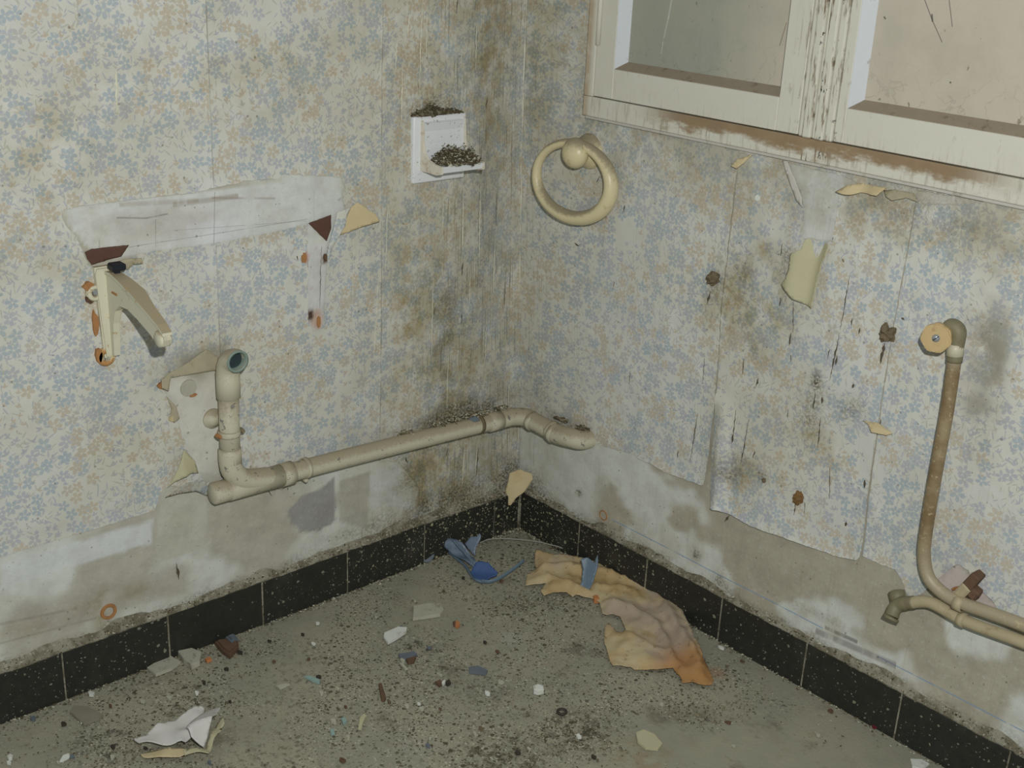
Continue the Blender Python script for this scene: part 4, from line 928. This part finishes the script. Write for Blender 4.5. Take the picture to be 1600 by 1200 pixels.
# ------------------------------------------------------------------ supply pipes on the right wall
off = .036
SP = empty('riser_pipe', RW(1450, 900, off), 'tarnished upright pipe with a capped nut on the right wall', 'pipe')
rp = [RW(1493, 552, off), RW(1480, 640, off), RW(1462, 740, off), RW(1447, 830, off), RW(1444, 868, off), RW(1450, 900, off), RW(1468, 922, off), RW(1495, 939, off), RW(1545, 957, off), RW(1600, 977, off), RW(1760, 1040, off)]
part('tube', tube_bm(smooth_path(rp, 8), .0112, 20), brass_pipe, SP, True)
tpz = RW(1497, 520, off)
part('top_elbow', tube_bm(smooth_path([RW(1491, 565, off), RW(1494, 540, off), tpz + Vector((0, 0, .002)), tpz + Vector((-.012, -.001, .008)), RW(1478, 520, off + .004)], 6), .0128, 20), green_fitting, SP, True)
part('collar', lathe_bm(RW(1492, 556, off), RW(1494, 530, off) - RW(1492, 556, off), [(0, .0112), (.001, .0135), (.020, .0135), (.021, .0112)]), simple('pale_solder_collar', c8(190, 184, 160), .45, .4), SP, True)
npos = RW(1463, 528, .066); nd = (Vector((.35, -1, .12))).normalized()
part('hub', lathe_bm(npos - nd * .040, nd, [(-.012, .011), (.022, .012), (.03, .016), (.032, 0)]), green_fitting, SP, True)
hx = []; e = Vector((0, 0, 1)); e = (e - nd * e.dot(nd)).normalized(); f = nd.cross(e)
bm = bmesh.new(); ra = []; rb2 = []
pts = []
for k in range(28):
    a = 2 * PI * k / 28; r = .0238 * (1 + .035 * math.cos(7 * a)); pts.append((math.cos(a) * r, math.sin(a) * r))
part('cap_nut', prism_bm(pts, lambda u, v, h: npos + e * u + f * v + nd * h, -.010, .004, bevel=.0025), brass_cap, SP, label='tan scalloped cap nut with a steel screw')
part('screw', lathe_bm(npos + nd * .004, nd, [(0, .0065), (.0015, .0060), (.002, 0)], 16), steel, SP, True)
sl = part('screw_slot', box_bm((-.0055, -.0008, 0), (.0055, .0008, .0008)), black_plastic, SP); sl.matrix_parent_inverse = Matrix.Identity(4); q_ = nd.to_track_quat('Z', 'Y'); sl.rotation_euler = q_.to_euler(); sl.rotation_euler.rotate_axis('Z', .8); sl.location = npos + nd * .0058 - SP.location
LP = empty('lower_pipe', RW(1500, 962, off), 'stained cream pipe with an open elbow end beneath the tarnished riser', 'pipe')
off2 = .030
lp = [RW(1424, 942, off2), RW(1436, 940, off2), RW(1452, 941, off2), RW(1470, 949, off2), RW(1490, 961, off2), RW(1520, 975, off2), RW(1600, 1004, off2), RW(1760, 1065, off2)]
part('tube', tube_bm(smooth_path(lp, 8), .0105, 20), old_pipe, LP, True)
ec = RW(1404, 945, off2)
part('end_elbow', tube_bm(smooth_path([RW(1428, 941, off2), RW(1416, 942, off2), ec, ec + Vector((-.004, -.006, -.010)), ec + Vector((-.002, -.014, -.020))], 6), [.0115] * 6 + [.0125] * 19, 20), green_fitting, LP, True)
part('end_rim', lathe_bm(ec + Vector((-.002, -.014, -.020)), (-.0, -.5, -.8), [(0, .0125), (.001, .0145), (.006, .0145), (.0065, .010), (.001, .009), (.001, 0)]), green_fitting, LP, True)
part('back_nut', lathe_bm(ec + Vector((-.012, .012, .010)), (-.5, .3, .6), [(-.012, 0), (-.012, .014), (.006, .0145), (.008, .010), (.008, 0)]), green_fitting, LP, True)
CLP = empty('pipe_bracket', RW(1500, 940, .02), 'rusty double clip clasping the two pipes on the right wall', 'bracket')
cc_ = RW(1499, 943, off)
dd_ = (RW(1520, 950, off) - RW(1480, 933, off)).normalized()
part('clip_band', lathe_bm(cc_ - dd_ * .008, dd_, [(0, .011), (0, .0135), (.016, .0135), (.016, .011)]), old_pipe, CLP, True)
cc2 = RW(1503, 968, off2); part('clip_band', lathe_bm(cc2 - dd_ * .006, dd_, [(0, .0105), (0, .0128), (.012, .0128), (.012, .0105)]), old_pipe, CLP, True)
def rbox(c, sx, sy, sz, rot, mat, nm, parent, lab=None):
    bm = box_bm((-sx, -sy, -sz), (sx, sy, sz), min(sx, sy, sz) * .3, 1)
    r = random.Random(int(c.x * 1e4))
    for v in bm.verts: v.co += Vector((r.uniform(-1, 1), r.uniform(-1, 1), r.uniform(-1, 1))) * .0012
    mm = Matrix.Translation(c) @ Matrix.Rotation(rot, 4, 'Y'); bmesh.ops.transform(bm, matrix=mm, verts=bm.verts); return part(nm, bm, mat, parent, label=lab)
rbox(RW(1504, 925, .026), .009, .010, .020, .45, old_pipe, 'clip_stem', CLP)
rbox(RW(1518, 911, .022), .0085, .012, .024, .45, dark_rust, 'rusty_tongue', CLP, 'flaking dark rust')
rbox(RW(1523, 926, .022), .009, .010, .010, .45, dark_rust, 'rusty_nut', CLP)
rbox(RW(1496, 919, .006), .002, .004, .008, 1.0, rust, 'rust_splinter', CLP)

# crusts where fixings were torn out
def lump(name, fn, px, py, rx, rz, dep, mat, label, cat='crust', seed=0):
    c = fn(px, py); bm = bmesh.new(); bmesh.ops.create_icosphere(bm, subdivisions=3, radius=1)
    for v in bm.verts:
        k = 1 + .9 * (f1(v.co.x * 2 + seed, v.co.z * 2 + v.co.y, 1.3, 3, seed) - .5) + .5 * (f1(v.co.x * 6 + seed, v.co.z * 6 + v.co.y * 3, 1.2, 2, seed) - .5)
        v.co *= k; h = v.co.y * dep
        v.co = (Vector((c.x + v.co.x * rx, -max(h, -.001) if True else 0, c.z + v.co.z * rz)))
    return tag(obj(name, bm, mat, None, False), label, cat)
lump('fixing_crust', RW, 1116, 434, .015, .013, .018, crust, 'crumbling crust where a fixing was torn out, left on the right wall', seed=1)
lump('fixing_crust', RW, 1389, 520, .017, .015, .016, crust, 'crumbling crust left of the capped nut', seed=2)
lump('brown_cocoon', RW, 1249, 777, .010, .014, .014, simple('brown_cocoon', c8(122, 94, 60), .9, .2, mottle=.3, scale=120), 'small brown cocoon stuck low on the right wall', 'cocoon', 5)
lump('mud_crumb', RW, 1196, 750, .006, .006, .008, crust, 'tiny dark crumb stuck above the brown cocoon', seed=6)
# mould runs: short dark vertical crusts on the paper, too thin to pick apart
def runs(name, fn, segs, parent, mat=None):
    V = []; Fc = []; r = random.Random(4)
    for x0, y0, x1, y1, w in segs:
        a = fn(x0, y0, .0035); b = fn(x1, y1, .0035); L = (b - a).length; k = max(2, int(L / .005)); t = (b - a).normalized(); nrm = Vector((1, 0, 0)) if fn is LW else Vector((0, -1, 0)); s = t.cross(nrm)
        base = len(V)
        for i in range(k + 1):
            p = a.lerp(b, i / k) + s * r.uniform(-.0008, .0008); ww = w * .001 * (.3 + .9 * r.random()) * (math.sin(PI * (i + .3) / (k + .6)))
            V += [p - s * ww, p + nrm * .0008, p + s * ww]
        for i in range(k):
            q = base + i * 3; Fc += [(q, q + 1, q + 4, q + 3), (q + 1, q + 2, q + 5, q + 4)]
    o = obj(name, mesh_from(V, Fc), mat or mould_streak, parent); o['kind'] = 'stuff'; return o
runs('mould_runs', RW, [(1110, 455, 1105, 475, 3), (1118, 425, 1112, 436, 2), (1328, 430, 1313, 515, 1.2), (1312, 520, 1296, 595, 1.6), (1297, 545, 1292, 560, 1.6), (1308, 555, 1305, 570, 2), (1332, 498, 1330, 508, 2), (1343, 512, 1342, 522, 1.5),
     (1382, 535, 1376, 568, 4), (1408, 497, 1413, 499, 2), (1236, 520, 1233, 540, 2), (1236, 555, 1236, 565, 2), (1220, 465, 1218, 478, 2), (1240, 470, 1239, 520, 1.2), (1185, 590, 1181, 605, 2), (1274, 615, 1270, 640, 2), (1285, 620, 1284, 630, 2.5),
     (1282, 652, 1278, 700, 1.5), (1170, 655, 1150, 770, 1.5), (1150, 640, 1143, 700, 1.2), (1144, 680, 1144, 692, 2.5), (1101, 560, 1098, 600, 1), (1090, 645, 1079, 720, 1.2), (1060, 705, 1058, 714, 2), (1243, 785, 1241, 805, 1.5), (1258, 785, 1257, 802, 1.2),
     (1297, 730, 1296, 780, .8), (1334, 600, 1331, 606, 3), (1351, 750, 1350, 762, 2.5), (1322, 815, 1321, 822, 2.5), (1180, 705, 1176, 715, 2), (1162, 560, 1160, 585, 1), (976, 320, 974, 333, 1.5), (944, 295, 941, 308, 2), (937, 275, 932, 285, 1.5),
     (898, 380, 905, 385, 2), (1222, 380, 1220, 400, 1.5), (1316, 405, 1318, 410, 2.5), (1140, 805, 1132, 815, 3), (1310, 860, 1310, 868, 2), (985, 580, 983, 600, .8), (960, 440, 957, 452, 1), (1232, 640, 1230, 652, 1), (1377, 655, 1373, 668, 1.5), (1190, 760, 1185, 742, 1.5), (1145, 735, 1140, 720, 3)], wall_r)
runs('mould_runs', LW, [(762, 148, 760, 170, 1.5), (723, 410, 722, 430, 2), (722, 490, 721, 505, 2), (680, 480, 678, 492, 1.2), (700, 700, 697, 712, 2), (748, 700, 744, 745, 2), (634, 715, 636, 722, 2), (450, 762, 449, 766, 2), (420, 768, 424, 775, 2), (461, 770, 458, 772, 2),
     (275, 880, 280, 905, 3), (502, 385, 500, 480, .8), (481, 405, 480, 500, .8), (464, 400, 466, 406, 3), (385, 745, 440, 765, .8), (440, 765, 460, 752, .8), (715, 0, 713, 20, 1.5), (790, 440, 788, 480, .9), (777, 300, 775, 352, .8), (690, 540, 688, 580, .8)], wall_l)

pale_scratch = simple('pale_scuffed_paper', c8(214, 212, 192), .85, .15, mottle=.08, scale=80, bump=0)
runs('pale_scuffs', LW, [(660, 0, 655, 150, 1.2), (640, 20, 637, 60, 1), (629, 100, 627, 200, 1.6), (620, 60, 618, 120, 1), (668, 10, 666, 90, 1), (724, 292, 722, 400, 1.3), (751, 290, 748, 420, 1.3), (606, 310, 602, 430, 1), (592, 420, 584, 560, 1.1), (735, 420, 733, 480, 1), (745, 30, 743, 110, 1), (773, 380, 770, 460, 1),
     (760, 480, 757, 600, .9), (700, 560, 698, 640, .9), (677, 420, 674, 560, .9), (726, 700, 722, 760, 1.5), (745, 690, 743, 745, 1.3), (182, 105, 183, 178, 3), (553, 340, 551, 470, .8), (795, 640, 794, 600, 1), (693, 300, 691, 380, .9)], wall_l, pale_scratch)
def corner_run(pts):
    V = []; Fc = []; r = random.Random(3)
    zs = np.linspace(.58, 1.6, 160)
    for i, z in enumerate(zs):
        x0 = float(lean(z)); w = .0030 * max(.05, 2.2 * f1(z, 2, 26, 3, 12) - .55)
        V += [(x0 + .0022, -.0022 - w, z), (x0 + .0034, -.0034, z), (x0 + .0022 + w, -.0022, z)]
        if i: q = 3 * i - 3; Fc += [(q, q + 1, q + 4, q + 3), (q + 1, q + 2, q + 5, q + 4)]
    o = obj('corner_scuff', mesh_from(V, Fc), simple('worn_corner_paper', c8(198, 195, 178), .85, .15, bump=0), wall_l, True); return o
corner_run(None)

# ------------------------------------------------------------------ floor things
out_ = [(173, 150), (300, 185), (400, 188), (500, 205), (640, 248), (860, 298), (960, 340), (1060, 358), (1095, 330), (1130, 372), (1165, 430), (1200, 480), (1240, 590), (1290, 700), (1335, 800), (1372, 862), (1415, 930), (1450, 1000), (1482, 1072), (1466, 1106),
        (1370, 1095), (1325, 1080), (1250, 1090), (1240, 1050), (1200, 1005), (1180, 980), (1060, 990), (900, 990), (870, 970), (800, 958), (740, 962), (720, 930), (700, 870), (675, 780), (682, 670), (712, 645), (760, 700), (800, 722), (836, 700), (820, 660), (790, 600), (740, 580), (700, 588), (662, 578),
        (640, 500), (600, 472), (540, 458), (470, 440), (445, 452), (400, 422), (310, 420), (235, 442), (210, 410), (250, 350), (170, 362), (95, 370), (112, 290), (180, 250), (162, 200)]
ol = rough_outline([f2(800 + x / 4.706, 840 + y / 4.706) for x, y in out_], .006, .0016, 6)
V2, T = tri_sheet([ol], .006)
d = edge_dist(V2, ol); rd = fbm(V2[:, 0] * .6 + V2[:, 1] * .2, V2[:, 1] * 1.7 + V2[:, 0] * .6, 7, 2, 31); rd2 = fbm(V2[:, 0] * 1.2 + V2[:, 1], V2[:, 1] - V2[:, 0] * .4, 11, 3, 33)
ridge = np.abs(rd - .5) * 2; ridge2 = np.abs(rd2 - .5) * 2
top_edge = edge_dist(V2, [f2(800 + x / 4.706, 840 + y / 4.706) for x, y in out_[0:16]], False)
def crease(pts, h, w):
    e_ = edge_dist(V2, [f2(800 + x / 4.706, 840 + y / 4.706) for x, y in pts], False); return h * np.exp(-(e_ / w) ** 1.3)
cr = crease([(200, 262), (400, 258), (600, 300), (860, 372), (1010, 440), (1120, 560), (1190, 700), (1290, 850), (1400, 980)], .014, .012) + crease([(640, 500), (800, 545), (920, 600), (1050, 690), (1120, 800), (1170, 930), (1240, 1040)], .012, .008) \
    + crease([(600, 400), (740, 420), (880, 440), (960, 520)], .008, .008) + crease([(800, 720), (920, 800), (1060, 870), (1150, 900)], .009, .008) + crease([(960, 570), (1100, 640), (1210, 760)], -.007, .010) + crease([(260, 320), (420, 380), (560, 440)], .007, .006)
hz = .004 + np.maximum(cr, -.002) * sstep(-.004, .02, d) + .008 * (1 - ridge) ** 3 * sstep(0, .03, d) + .007 * (1 - ridge2) ** 3 * sstep(0, .02, d) + .016 * np.exp(-(top_edge / .018) ** 2) + .004 * fbm(V2[:, 0], V2[:, 1], 60, 2, 3)
crumple = tag(obj('crumpled_paper', mesh_from([(a, b, c) for (a, b), c in zip(V2, hz)], T, V2), ochre_paper, None, True), 'large crumpled ochre sheet of paper lying on the floor by the right skirting', 'paper')
md = crumple.modifiers.new('s', 'SOLIDIFY'); md.thickness = .0012; md.offset = 1

z5 = lambda L: [(640 + x / 5, 800 + y / 5) for x, y in L]
# blue broken plastic, left piece
BP = empty('broken_blue_plastic', FL(765, 900), 'broken curled piece of blue plastic on the floor near the corner', 'plastic piece')
def bl_sheet(nm, pts, p0, nrm, mat, curl=lambda a, b: 0 * a, thick=.0025, lab=None):
    o = plane_sheet(nm, z5(pts), p0, nrm, mat, None, None, curl, thick); put(o, BP)
    if lab: o['label'] = lab
    return o
pb = FL(742, 890, .012)
bl_sheet('channel', [(272, 270), (285, 225), (310, 212), (360, 222), (420, 262), (470, 320), (515, 385), (535, 440), (505, 450), (440, 400), (350, 335)], FL(700, 862, .018), Vector((.35, -.45, .85)), blue_plastic, lambda a, b: .008 * np.sin(b * 9) + .006 * a, lab='ribbed grey-blue channel')
bl_sheet('rib', [(330, 222), (345, 218), (430, 300), (500, 385), (510, 415), (490, 400), (420, 320)], FL(700, 862, .028), Vector((.35, -.45, .85)), slate_blue)
bl_sheet('tab', [(430, 250), (480, 195), (530, 190), (548, 168), (560, 185), (555, 215), (520, 280), (512, 350), (480, 310)], FL(738, 862, .012), Vector((.55, -.6, .5)), blue_plastic, lambda a, b: .006 * a)
bl_sheet('cup', [(478, 470), (505, 430), (520, 405), (560, 395), (620, 410), (650, 440), (690, 478), (680, 500), (640, 515), (600, 545), (540, 538), (500, 515)], FL(760, 905, .006), Vector((.35, -.4, .85)), deep_blue, lambda a, b: .012 * np.abs(b - .4), lab='bright blue bowl-shaped end')
tail = [FL(640 + x / 5, 800 + y / 5, .006 + z) for x, y, z in ((560, 538, 0), (620, 545, .002), (690, 522, .006), (760, 480, .010), (830, 430, .016), (893, 378, .022))]
o = obj('curved_edge', tube_bm(smooth_path(tail, 6), .0045, 10, flat=.45), slate_blue, None, True); put(o, BP)
o = obj('outer_edge', tube_bm(smooth_path([FL(640 + x / 5, 800 + y / 5, .004) for x, y in ((275, 285), (350, 350), (430, 415), (480, 490), (530, 535), (600, 548))], 6), .0035, 8), slate_blue, None, True); put(o, BP)
plane_sheet('blue_plastic_shard', z5([(1340, 365), (1392, 355), (1420, 378), (1448, 402), (1458, 360), (1475, 335), (1474, 430), (1450, 510), (1430, 562), (1400, 620), (1370, 632), (1340, 640), (1320, 612), (1345, 540), (1352, 440)]), FL(907, 927, .004) , Vector((.45, -.75, .55)),
            slate_blue, 'blue-grey plastic shard standing on the crumpled ochre paper', 'plastic piece', lambda a, b: .010 * np.abs(a - .35) ** 1.2, .0025)
plane_sheet('blue_grey_fragment', z5([(105, 385), (120, 340), (160, 305), (190, 310), (190, 350), (170, 385), (130, 395)]), FL(668, 877, .004), Vector((.7, -.2, .6)), slate_chip, 'small slate-blue fragment leaning on the left skirting', 'fragment', thick=.003)
wire = [FL(640 + x / 5, 800 + y / 5, .010) for x, y in ((550, 240), (620, 215), (720, 208), (850, 215), (980, 230), (1100, 255), (1220, 292), (1345, 358))]
tag(obj('thin_strip', tube_bm(smooth_path(wire, 8), .0016, 8), grey_wire, None, True), 'thin grey wire arching across the floor in the corner', 'wire')

def chip(name, pts, mat, label, cat, thick=.003, group=None, z=.0005, bev=.0008):
    o_ = [f2(*p) for p in pts]
    a = sum(o_[i][0] * o_[(i + 1) % len(o_)][1] - o_[(i + 1) % len(o_)][0] * o_[i][1] for i in range(len(o_)))
    if a < 0: o_ = o_[::-1]
    return tag(obj(name, prism_bm(o_, lambda u, v, h: Vector((u, v, h)), z, z + thick, bevel=bev), mat), label, cat, group)
z8 = lambda L: [(500 + x / 3.2, 900 + y / 3.2) for x, y in L]
z7 = lambda L: [(x / 3.2, 900 + y / 3.2) for x, y in L]
chip('stone_chip', z8([(464, 225), (468, 165), (540, 152), (600, 152), (618, 185), (600, 205), (540, 215)]), stone_chip, 'flat grey-white rectangular chip on the floor, the larger of the two pale chips', 'chip', .008)
chip('plaster_chip', z8([(340, 345), (318, 315), (322, 295), (360, 280), (390, 265), (435, 268), (430, 290), (385, 320)]), white_chip, 'bright white plaster chip left of the grey-white rectangular chip', 'chip', .006)
chip('slate_shard', z8([(392, 400), (470, 385), (485, 400), (450, 425), (400, 425)]), slate_chip, 'dark blue-grey shard below the bright white chip', 'chip', .005)
chip('brown_shard', z8([(430, 425), (480, 412), (470, 440), (440, 445)]), dark_rust, 'dull brown crumb touching the blue-grey shard', 'chip', .006)
chip('slate_shard', z8([(745, 465), (790, 458), (838, 480), (830, 498), (780, 492), (745, 488)]), slate_chip, 'dark blue-grey shard in the middle of the floor', 'chip', .005)
chip('splinter', z8([(395, 440), (415, 445), (440, 470), (425, 475)]), stone_chip, 'pale thin splinter below the blue-grey shard', 'splinter', .004)
chip('wood_stick', z8([(293, 552), (308, 550), (330, 620), (322, 632), (306, 628)]), dark_rust, 'short brown stick on the left middle of the floor', 'stick', .007)
chip('rust_flake', z8([(575, 540), (600, 530), (612, 545), (598, 560)]), dark_rust, 'dark red-brown flake touching a tiny white crumb', 'chip', .006)
chip('white_crumb', z8([(605, 545), (622, 530), (630, 540), (614, 555)]), white_chip, 'tiny white crumb between two dark flakes', 'chip', .006)
chip('dark_flake', z8([(625, 540), (645, 528), (655, 545), (635, 555)]), rubber, 'dark flake right of the tiny white crumb', 'chip', .006)
chip('plaster_lump', z8([(1065, 570), (1085, 562), (1115, 570), (1118, 590), (1090, 598), (1068, 590)]), white_chip, 'round white plaster lump left of the black ring', 'chip', .012, bev=.003)
chip('pale_strip', z8([(190, 770), (200, 715), (220, 697), (235, 705), (215, 735), (208, 775)]), yellow_paper, 'curved pale strip at the lower left of the floor', 'chip', .004)
chip('orange_crumb', z8([(678, 240), (694, 238), (700, 255), (688, 265), (676, 258)]), orange_chip, 'orange crumb right below the grey-white chip', 'chip', .007)
chip('dark_red_flake', z8([(664, 240), (680, 236), (680, 255), (668, 255)]), dark_rust, 'dark red flake touching the orange crumb', 'chip', .006)
chip('aqua_chip', z8([(105, 720), (125, 712), (135, 735), (118, 750)]), aqua_chip, 'pale aqua chip, upper of two at the lower left', 'chip', .004)
chip('aqua_chip', z8([(50, 775), (70, 770), (75, 795), (55, 800)]), aqua_chip, 'pale aqua chip, lower of two at the lower left', 'chip', .004)
chip('yellowed_chip', [(993, 1148), (1005, 1143), (1022, 1150), (1035, 1165), (1028, 1174), (1008, 1172), (996, 1162)], yellow_paper, 'yellowed oval chip at the bottom of the floor right of the black ring', 'chip', .005)
chip('white_chip', [(1422, 1188), (1440, 1189), (1452, 1196), (1440, 1205), (1425, 1200)], white_chip, 'white chip at the very bottom near the right skirting', 'chip', .004)
chip('red_crumb', [(1362, 1136), (1369, 1135), (1370, 1139), (1365, 1140)], simple('dark_red', c8(110, 40, 48), .6, .3), 'tiny dark red crumb beside the right skirting', 'chip', .004)
chip('red_corner_bit', [(926, 938), (934, 936), (936, 943), (928, 943)], orange_chip, 'small bright orange-red bit under the ochre paper edge', 'chip', .012)
chip('flat_offcut', z7([(735, 470), (800, 430), (850, 408), (905, 440), (860, 475), (780, 505)]), stone_chip, 'thin buff offcut lying against the left skirting', 'offcut', .006)
chip('flat_offcut', z7([(350, 690), (420, 750), (495, 722), (520, 700), (440, 660), (370, 655)]), simple('dusty_lino', c8(136, 132, 116), .85, .2), 'dusty buff offcut left of the white torn papers', 'offcut', .004)
chip('white_chip', z7([(298, 935), (315, 905), (345, 895), (350, 912), (320, 930)]), white_chip, 'white chip at the bottom left of the floor', 'chip', .004)
chip('white_chip', z7([(35, 915), (50, 902), (66, 908), (62, 922), (45, 928)]), white_chip, 'small white chip in the bottom left corner', 'chip', .006)
chip('pale_chip', z7([(1380, 555), (1430, 545), (1450, 548), (1400, 572)]), stone_chip, 'slim pale chip in the left middle of the floor', 'chip', .004)
chip('aqua_chip', z7([(1520, 510), (1545, 505), (1600, 525), (1598, 545), (1560, 530)]), aqua_chip, 'pale aqua sliver in the left middle of the floor', 'chip', .004)
chip('tile_shard', z7([(890, 400), (960, 385), (1010, 405), (1000, 450), (960, 470), (920, 440)]), stone_chip, 'pale mortar chunk at the foot of the left skirting', 'chip', .012)
chip('rust_chunk', z7([(1075, 350), (1110, 340), (1190, 345), (1195, 375), (1150, 418), (1110, 390)]), dark_rust, 'rust-brown lump at the foot of the left skirting', 'chip', .014, bev=.004)
chip('orange_crumb', z7([(1025, 425), (1050, 415), (1060, 428), (1035, 438)]), orange_chip, 'orange crumb at the foot of the left skirting', 'chip', .006)
chip('grey_stone', z7([(1130, 340), (1170, 325), (1190, 345), (1160, 368)]), slate_chip, 'grey pebble on top of the rust-brown lump', 'chip', .020, bev=.004)
chip('shell_chip', [(660, 832), (668, 826), (671, 832), (665, 838)], orange_chip, 'orange and white chip stuck at the left skirting', 'chip', .018)
tag(obj('rubber_washer', lathe_bm(FL(878, 1113, .0006), (0, 0, 1), [(0, .006), (0, .0105), (.003, .0105), (.0035, .0085), (.003, .006), (0, .006)], 24), rubber, None, True), 'black rubber ring lying at the bottom of the floor', 'washer')
# white torn papers lower left
def floor_sheet(name, pts, mat, label, cat, h, seed, base=.003, zc=None):
    ol_ = rough_outline([f2(*p) for p in pts], .006, .0012, seed); V_, T_ = tri_sheet([ol_], .006); lo, hi = V_.min(0), V_.max(0); s = (V_ - lo) / (hi - lo)
    z = base + h * (1 - np.abs(fbm(V_[:, 0], V_[:, 1], 13, 2, seed) - .5) * 2) ** 2 + (zc(s[:, 0], s[:, 1]) if zc else 0)
    o = tag(obj(name, mesh_from([(a, b, c) for (a, b), c in zip(V_, z)], T_, V_), mat, None, True), label, cat); md = o.modifiers.new('s', 'SOLIDIFY'); md.thickness = .0012; md.offset = 1; return o
floor_sheet('torn_paper', z7([(670, 860), (730, 850), (790, 790), (870, 765), (960, 715), (1025, 695), (1010, 770), (985, 830), (930, 880), (800, 885), (700, 890)]), white_paper, 'white torn paper with a grey spot, left of the heap', 'paper', .022, 5)
floor_sheet('torn_paper', z7([(940, 860), (985, 790), (1040, 715), (1075, 698), (1108, 712), (1090, 770), (1050, 840), (1020, 900), (960, 890)]), white_paper, 'white rolled scrap in the middle of the torn paper heap', 'paper', .02, 7, .010, lambda a, b: .018 * np.abs(np.sin(a * 3)))
floor_sheet('torn_paper', z7([(1020, 905), (1050, 850), (1085, 780), (1120, 755), (1125, 790), (1090, 830), (1060, 890), (1045, 930), (925, 925), (920, 905)]), yellow_paper, 'cream ragged edge scrap on the right of the torn paper heap', 'paper', .012, 9, .004, lambda a, b: .010 * np.abs(np.sin(b * 8)))
floor_sheet('torn_paper', z7([(700, 905), (760, 890), (900, 885), (960, 895), (900, 925), (800, 930), (720, 925)]), tan_paper, 'buff strip of paper beneath the white torn papers', 'paper', .008, 11)
spt = FL(272, 1158, .020)
# small flakes that nothing tells apart, and uncountable grit
FX = lambda px, py: f2(px, py)
flk = []
def in_floor(px, py): return py > 1126 - .381 * px + 14 and py > 821 + .562 * (px - 812) + 14 and py < 1196
r = random.Random(21); k = 0
while k < 70:
    px, py = r.uniform(10, 1300), r.uniform(880, 1195)
    if not in_floor(px, py) or (800 < px < 1120 and 870 < py < 1080 and py > 800): continue
    x, y = f2(px, py); s = r.uniform(.0035, .0075); nn_ = r.randint(5, 7)
    pts = [(x + math.cos(2 * PI * j / nn_) * s * r.uniform(.6, 1.3), y + math.sin(2 * PI * j / nn_) * s * r.uniform(.4, .9)) for j in range(nn_)]
    dark = r.random() < .5
    mt = r.choice([dark_rust, rubber, crust, slate_chip]) if dark else r.choice([white_chip, stone_chip, stone_chip])
    tag(obj('dark_flake' if dark else 'pale_flake', prism_bm(pts, lambda u, v, h: Vector((u, v, h)), .0005, r.uniform(.003, .006)), mt),
        'tiny dark flake among the grit scattered on the floor' if dark else 'tiny pale flake among the grit scattered on the floor', 'flake', 'dark flakes on the floor' if dark else 'pale flakes on the floor'); k += 1
def scatter(n, seed, clusters=(), edge=False):
    q = np.random.RandomState(seed); out = []
    while len(out) < n:
        if clusters and q.rand() < .55:
            c = clusters[q.randint(len(clusters))]; px = c[0] + q.randn() * c[2]; py = c[1] + q.randn() * c[3]
        else: px, py = q.uniform(-40, 1500), q.uniform(820, 1230)
        if not (py > 1128 - .381 * px and py > 823 + .562 * (px - 812)): continue
        x, y = f2(px, py)
        if fbm(np.array([x]), np.array([y]), 9, 3, 61)[0] < .42 + .1 * q.rand() + .12 * max(0, min(1, (x - .55) * 2.5)): continue
        if not (x > .01 and y < -.01): continue
        out.append((x, y))
    return out
cl = [(900, 1145, 50, 22), (780, 1180, 80, 20), (280, 1100, 40, 18), (170, 1170, 60, 20), (640, 1010, 40, 25), (560, 930, 70, 30), (830, 943, 35, 8), (700, 1080, 120, 50), (480, 1130, 120, 40), (330, 1040, 50, 20), (1080, 1120, 50, 15), (1000, 1060, 30, 20), (1050, 1110, 60, 10)]
P_ = []; S_ = []; MI = []
for mi, (n_c, sd, lo_, hi_) in enumerate(((2400, 1, .0006, .0023), (1300, 2, .0006, .0018), (1500, 3, .0008, .0028))):
    q = np.random.RandomState(sd); pp = scatter(n_c, sd, cl); ss = lo_ + (hi_ - lo_) * q.rand(n_c) ** 2.2
    P_ += [(x, y, .0008 + s_ * .3) for (x, y), s_ in zip(pp, ss)]; S_ += list(ss); MI += [mi] * n_c
me = crumbs_bm(P_, S_, 4); [me.materials.append(x) for x in (dirt_dark, dirt_pale, dirt_mid)]
me.polygons.foreach_set('material_index', np.repeat(np.array(MI), 8).astype(np.int32))
tag(obj('floor_grit', me), 'dark and pale grit strewn over the concrete floor', 'grit', kind='stuff')
# dirt along the foot and the top of the skirting
q = np.random.RandomState(8); P_ = []; S_ = []
for _ in range(1800):
    u = q.rand() ** 1.5 * 1.6; s = q.uniform(.0008, .0026); d_ = .0095 + abs(q.randn()) * .006
    P_.append((d_, -u, .001) if q.rand() < .55 else (u, -d_, .001)); S_.append(s)
for _ in range(1500):
    u = q.rand() ** 1.6 * 1.6; s = q.uniform(.0008, .0026); z = .102 + abs(q.randn()) * .006; h = .004 + q.rand() * .005
    P_.append((h, -u, z) if q.rand() < .6 else (u, -h, z)); S_.append(s)
me = crumbs_bm(P_, S_, 8, .8); [me.materials.append(x) for x in (dirt_dark, dirt_mid, dirt_pale)]
me.polygons.foreach_set('material_index', np.repeat(q.randint(0, 3, len(P_)), 8).astype(np.int32))
tag(obj('skirting_grit', me), 'grit gathered along the foot and top of the black skirting tiles', 'grit', kind='stuff')
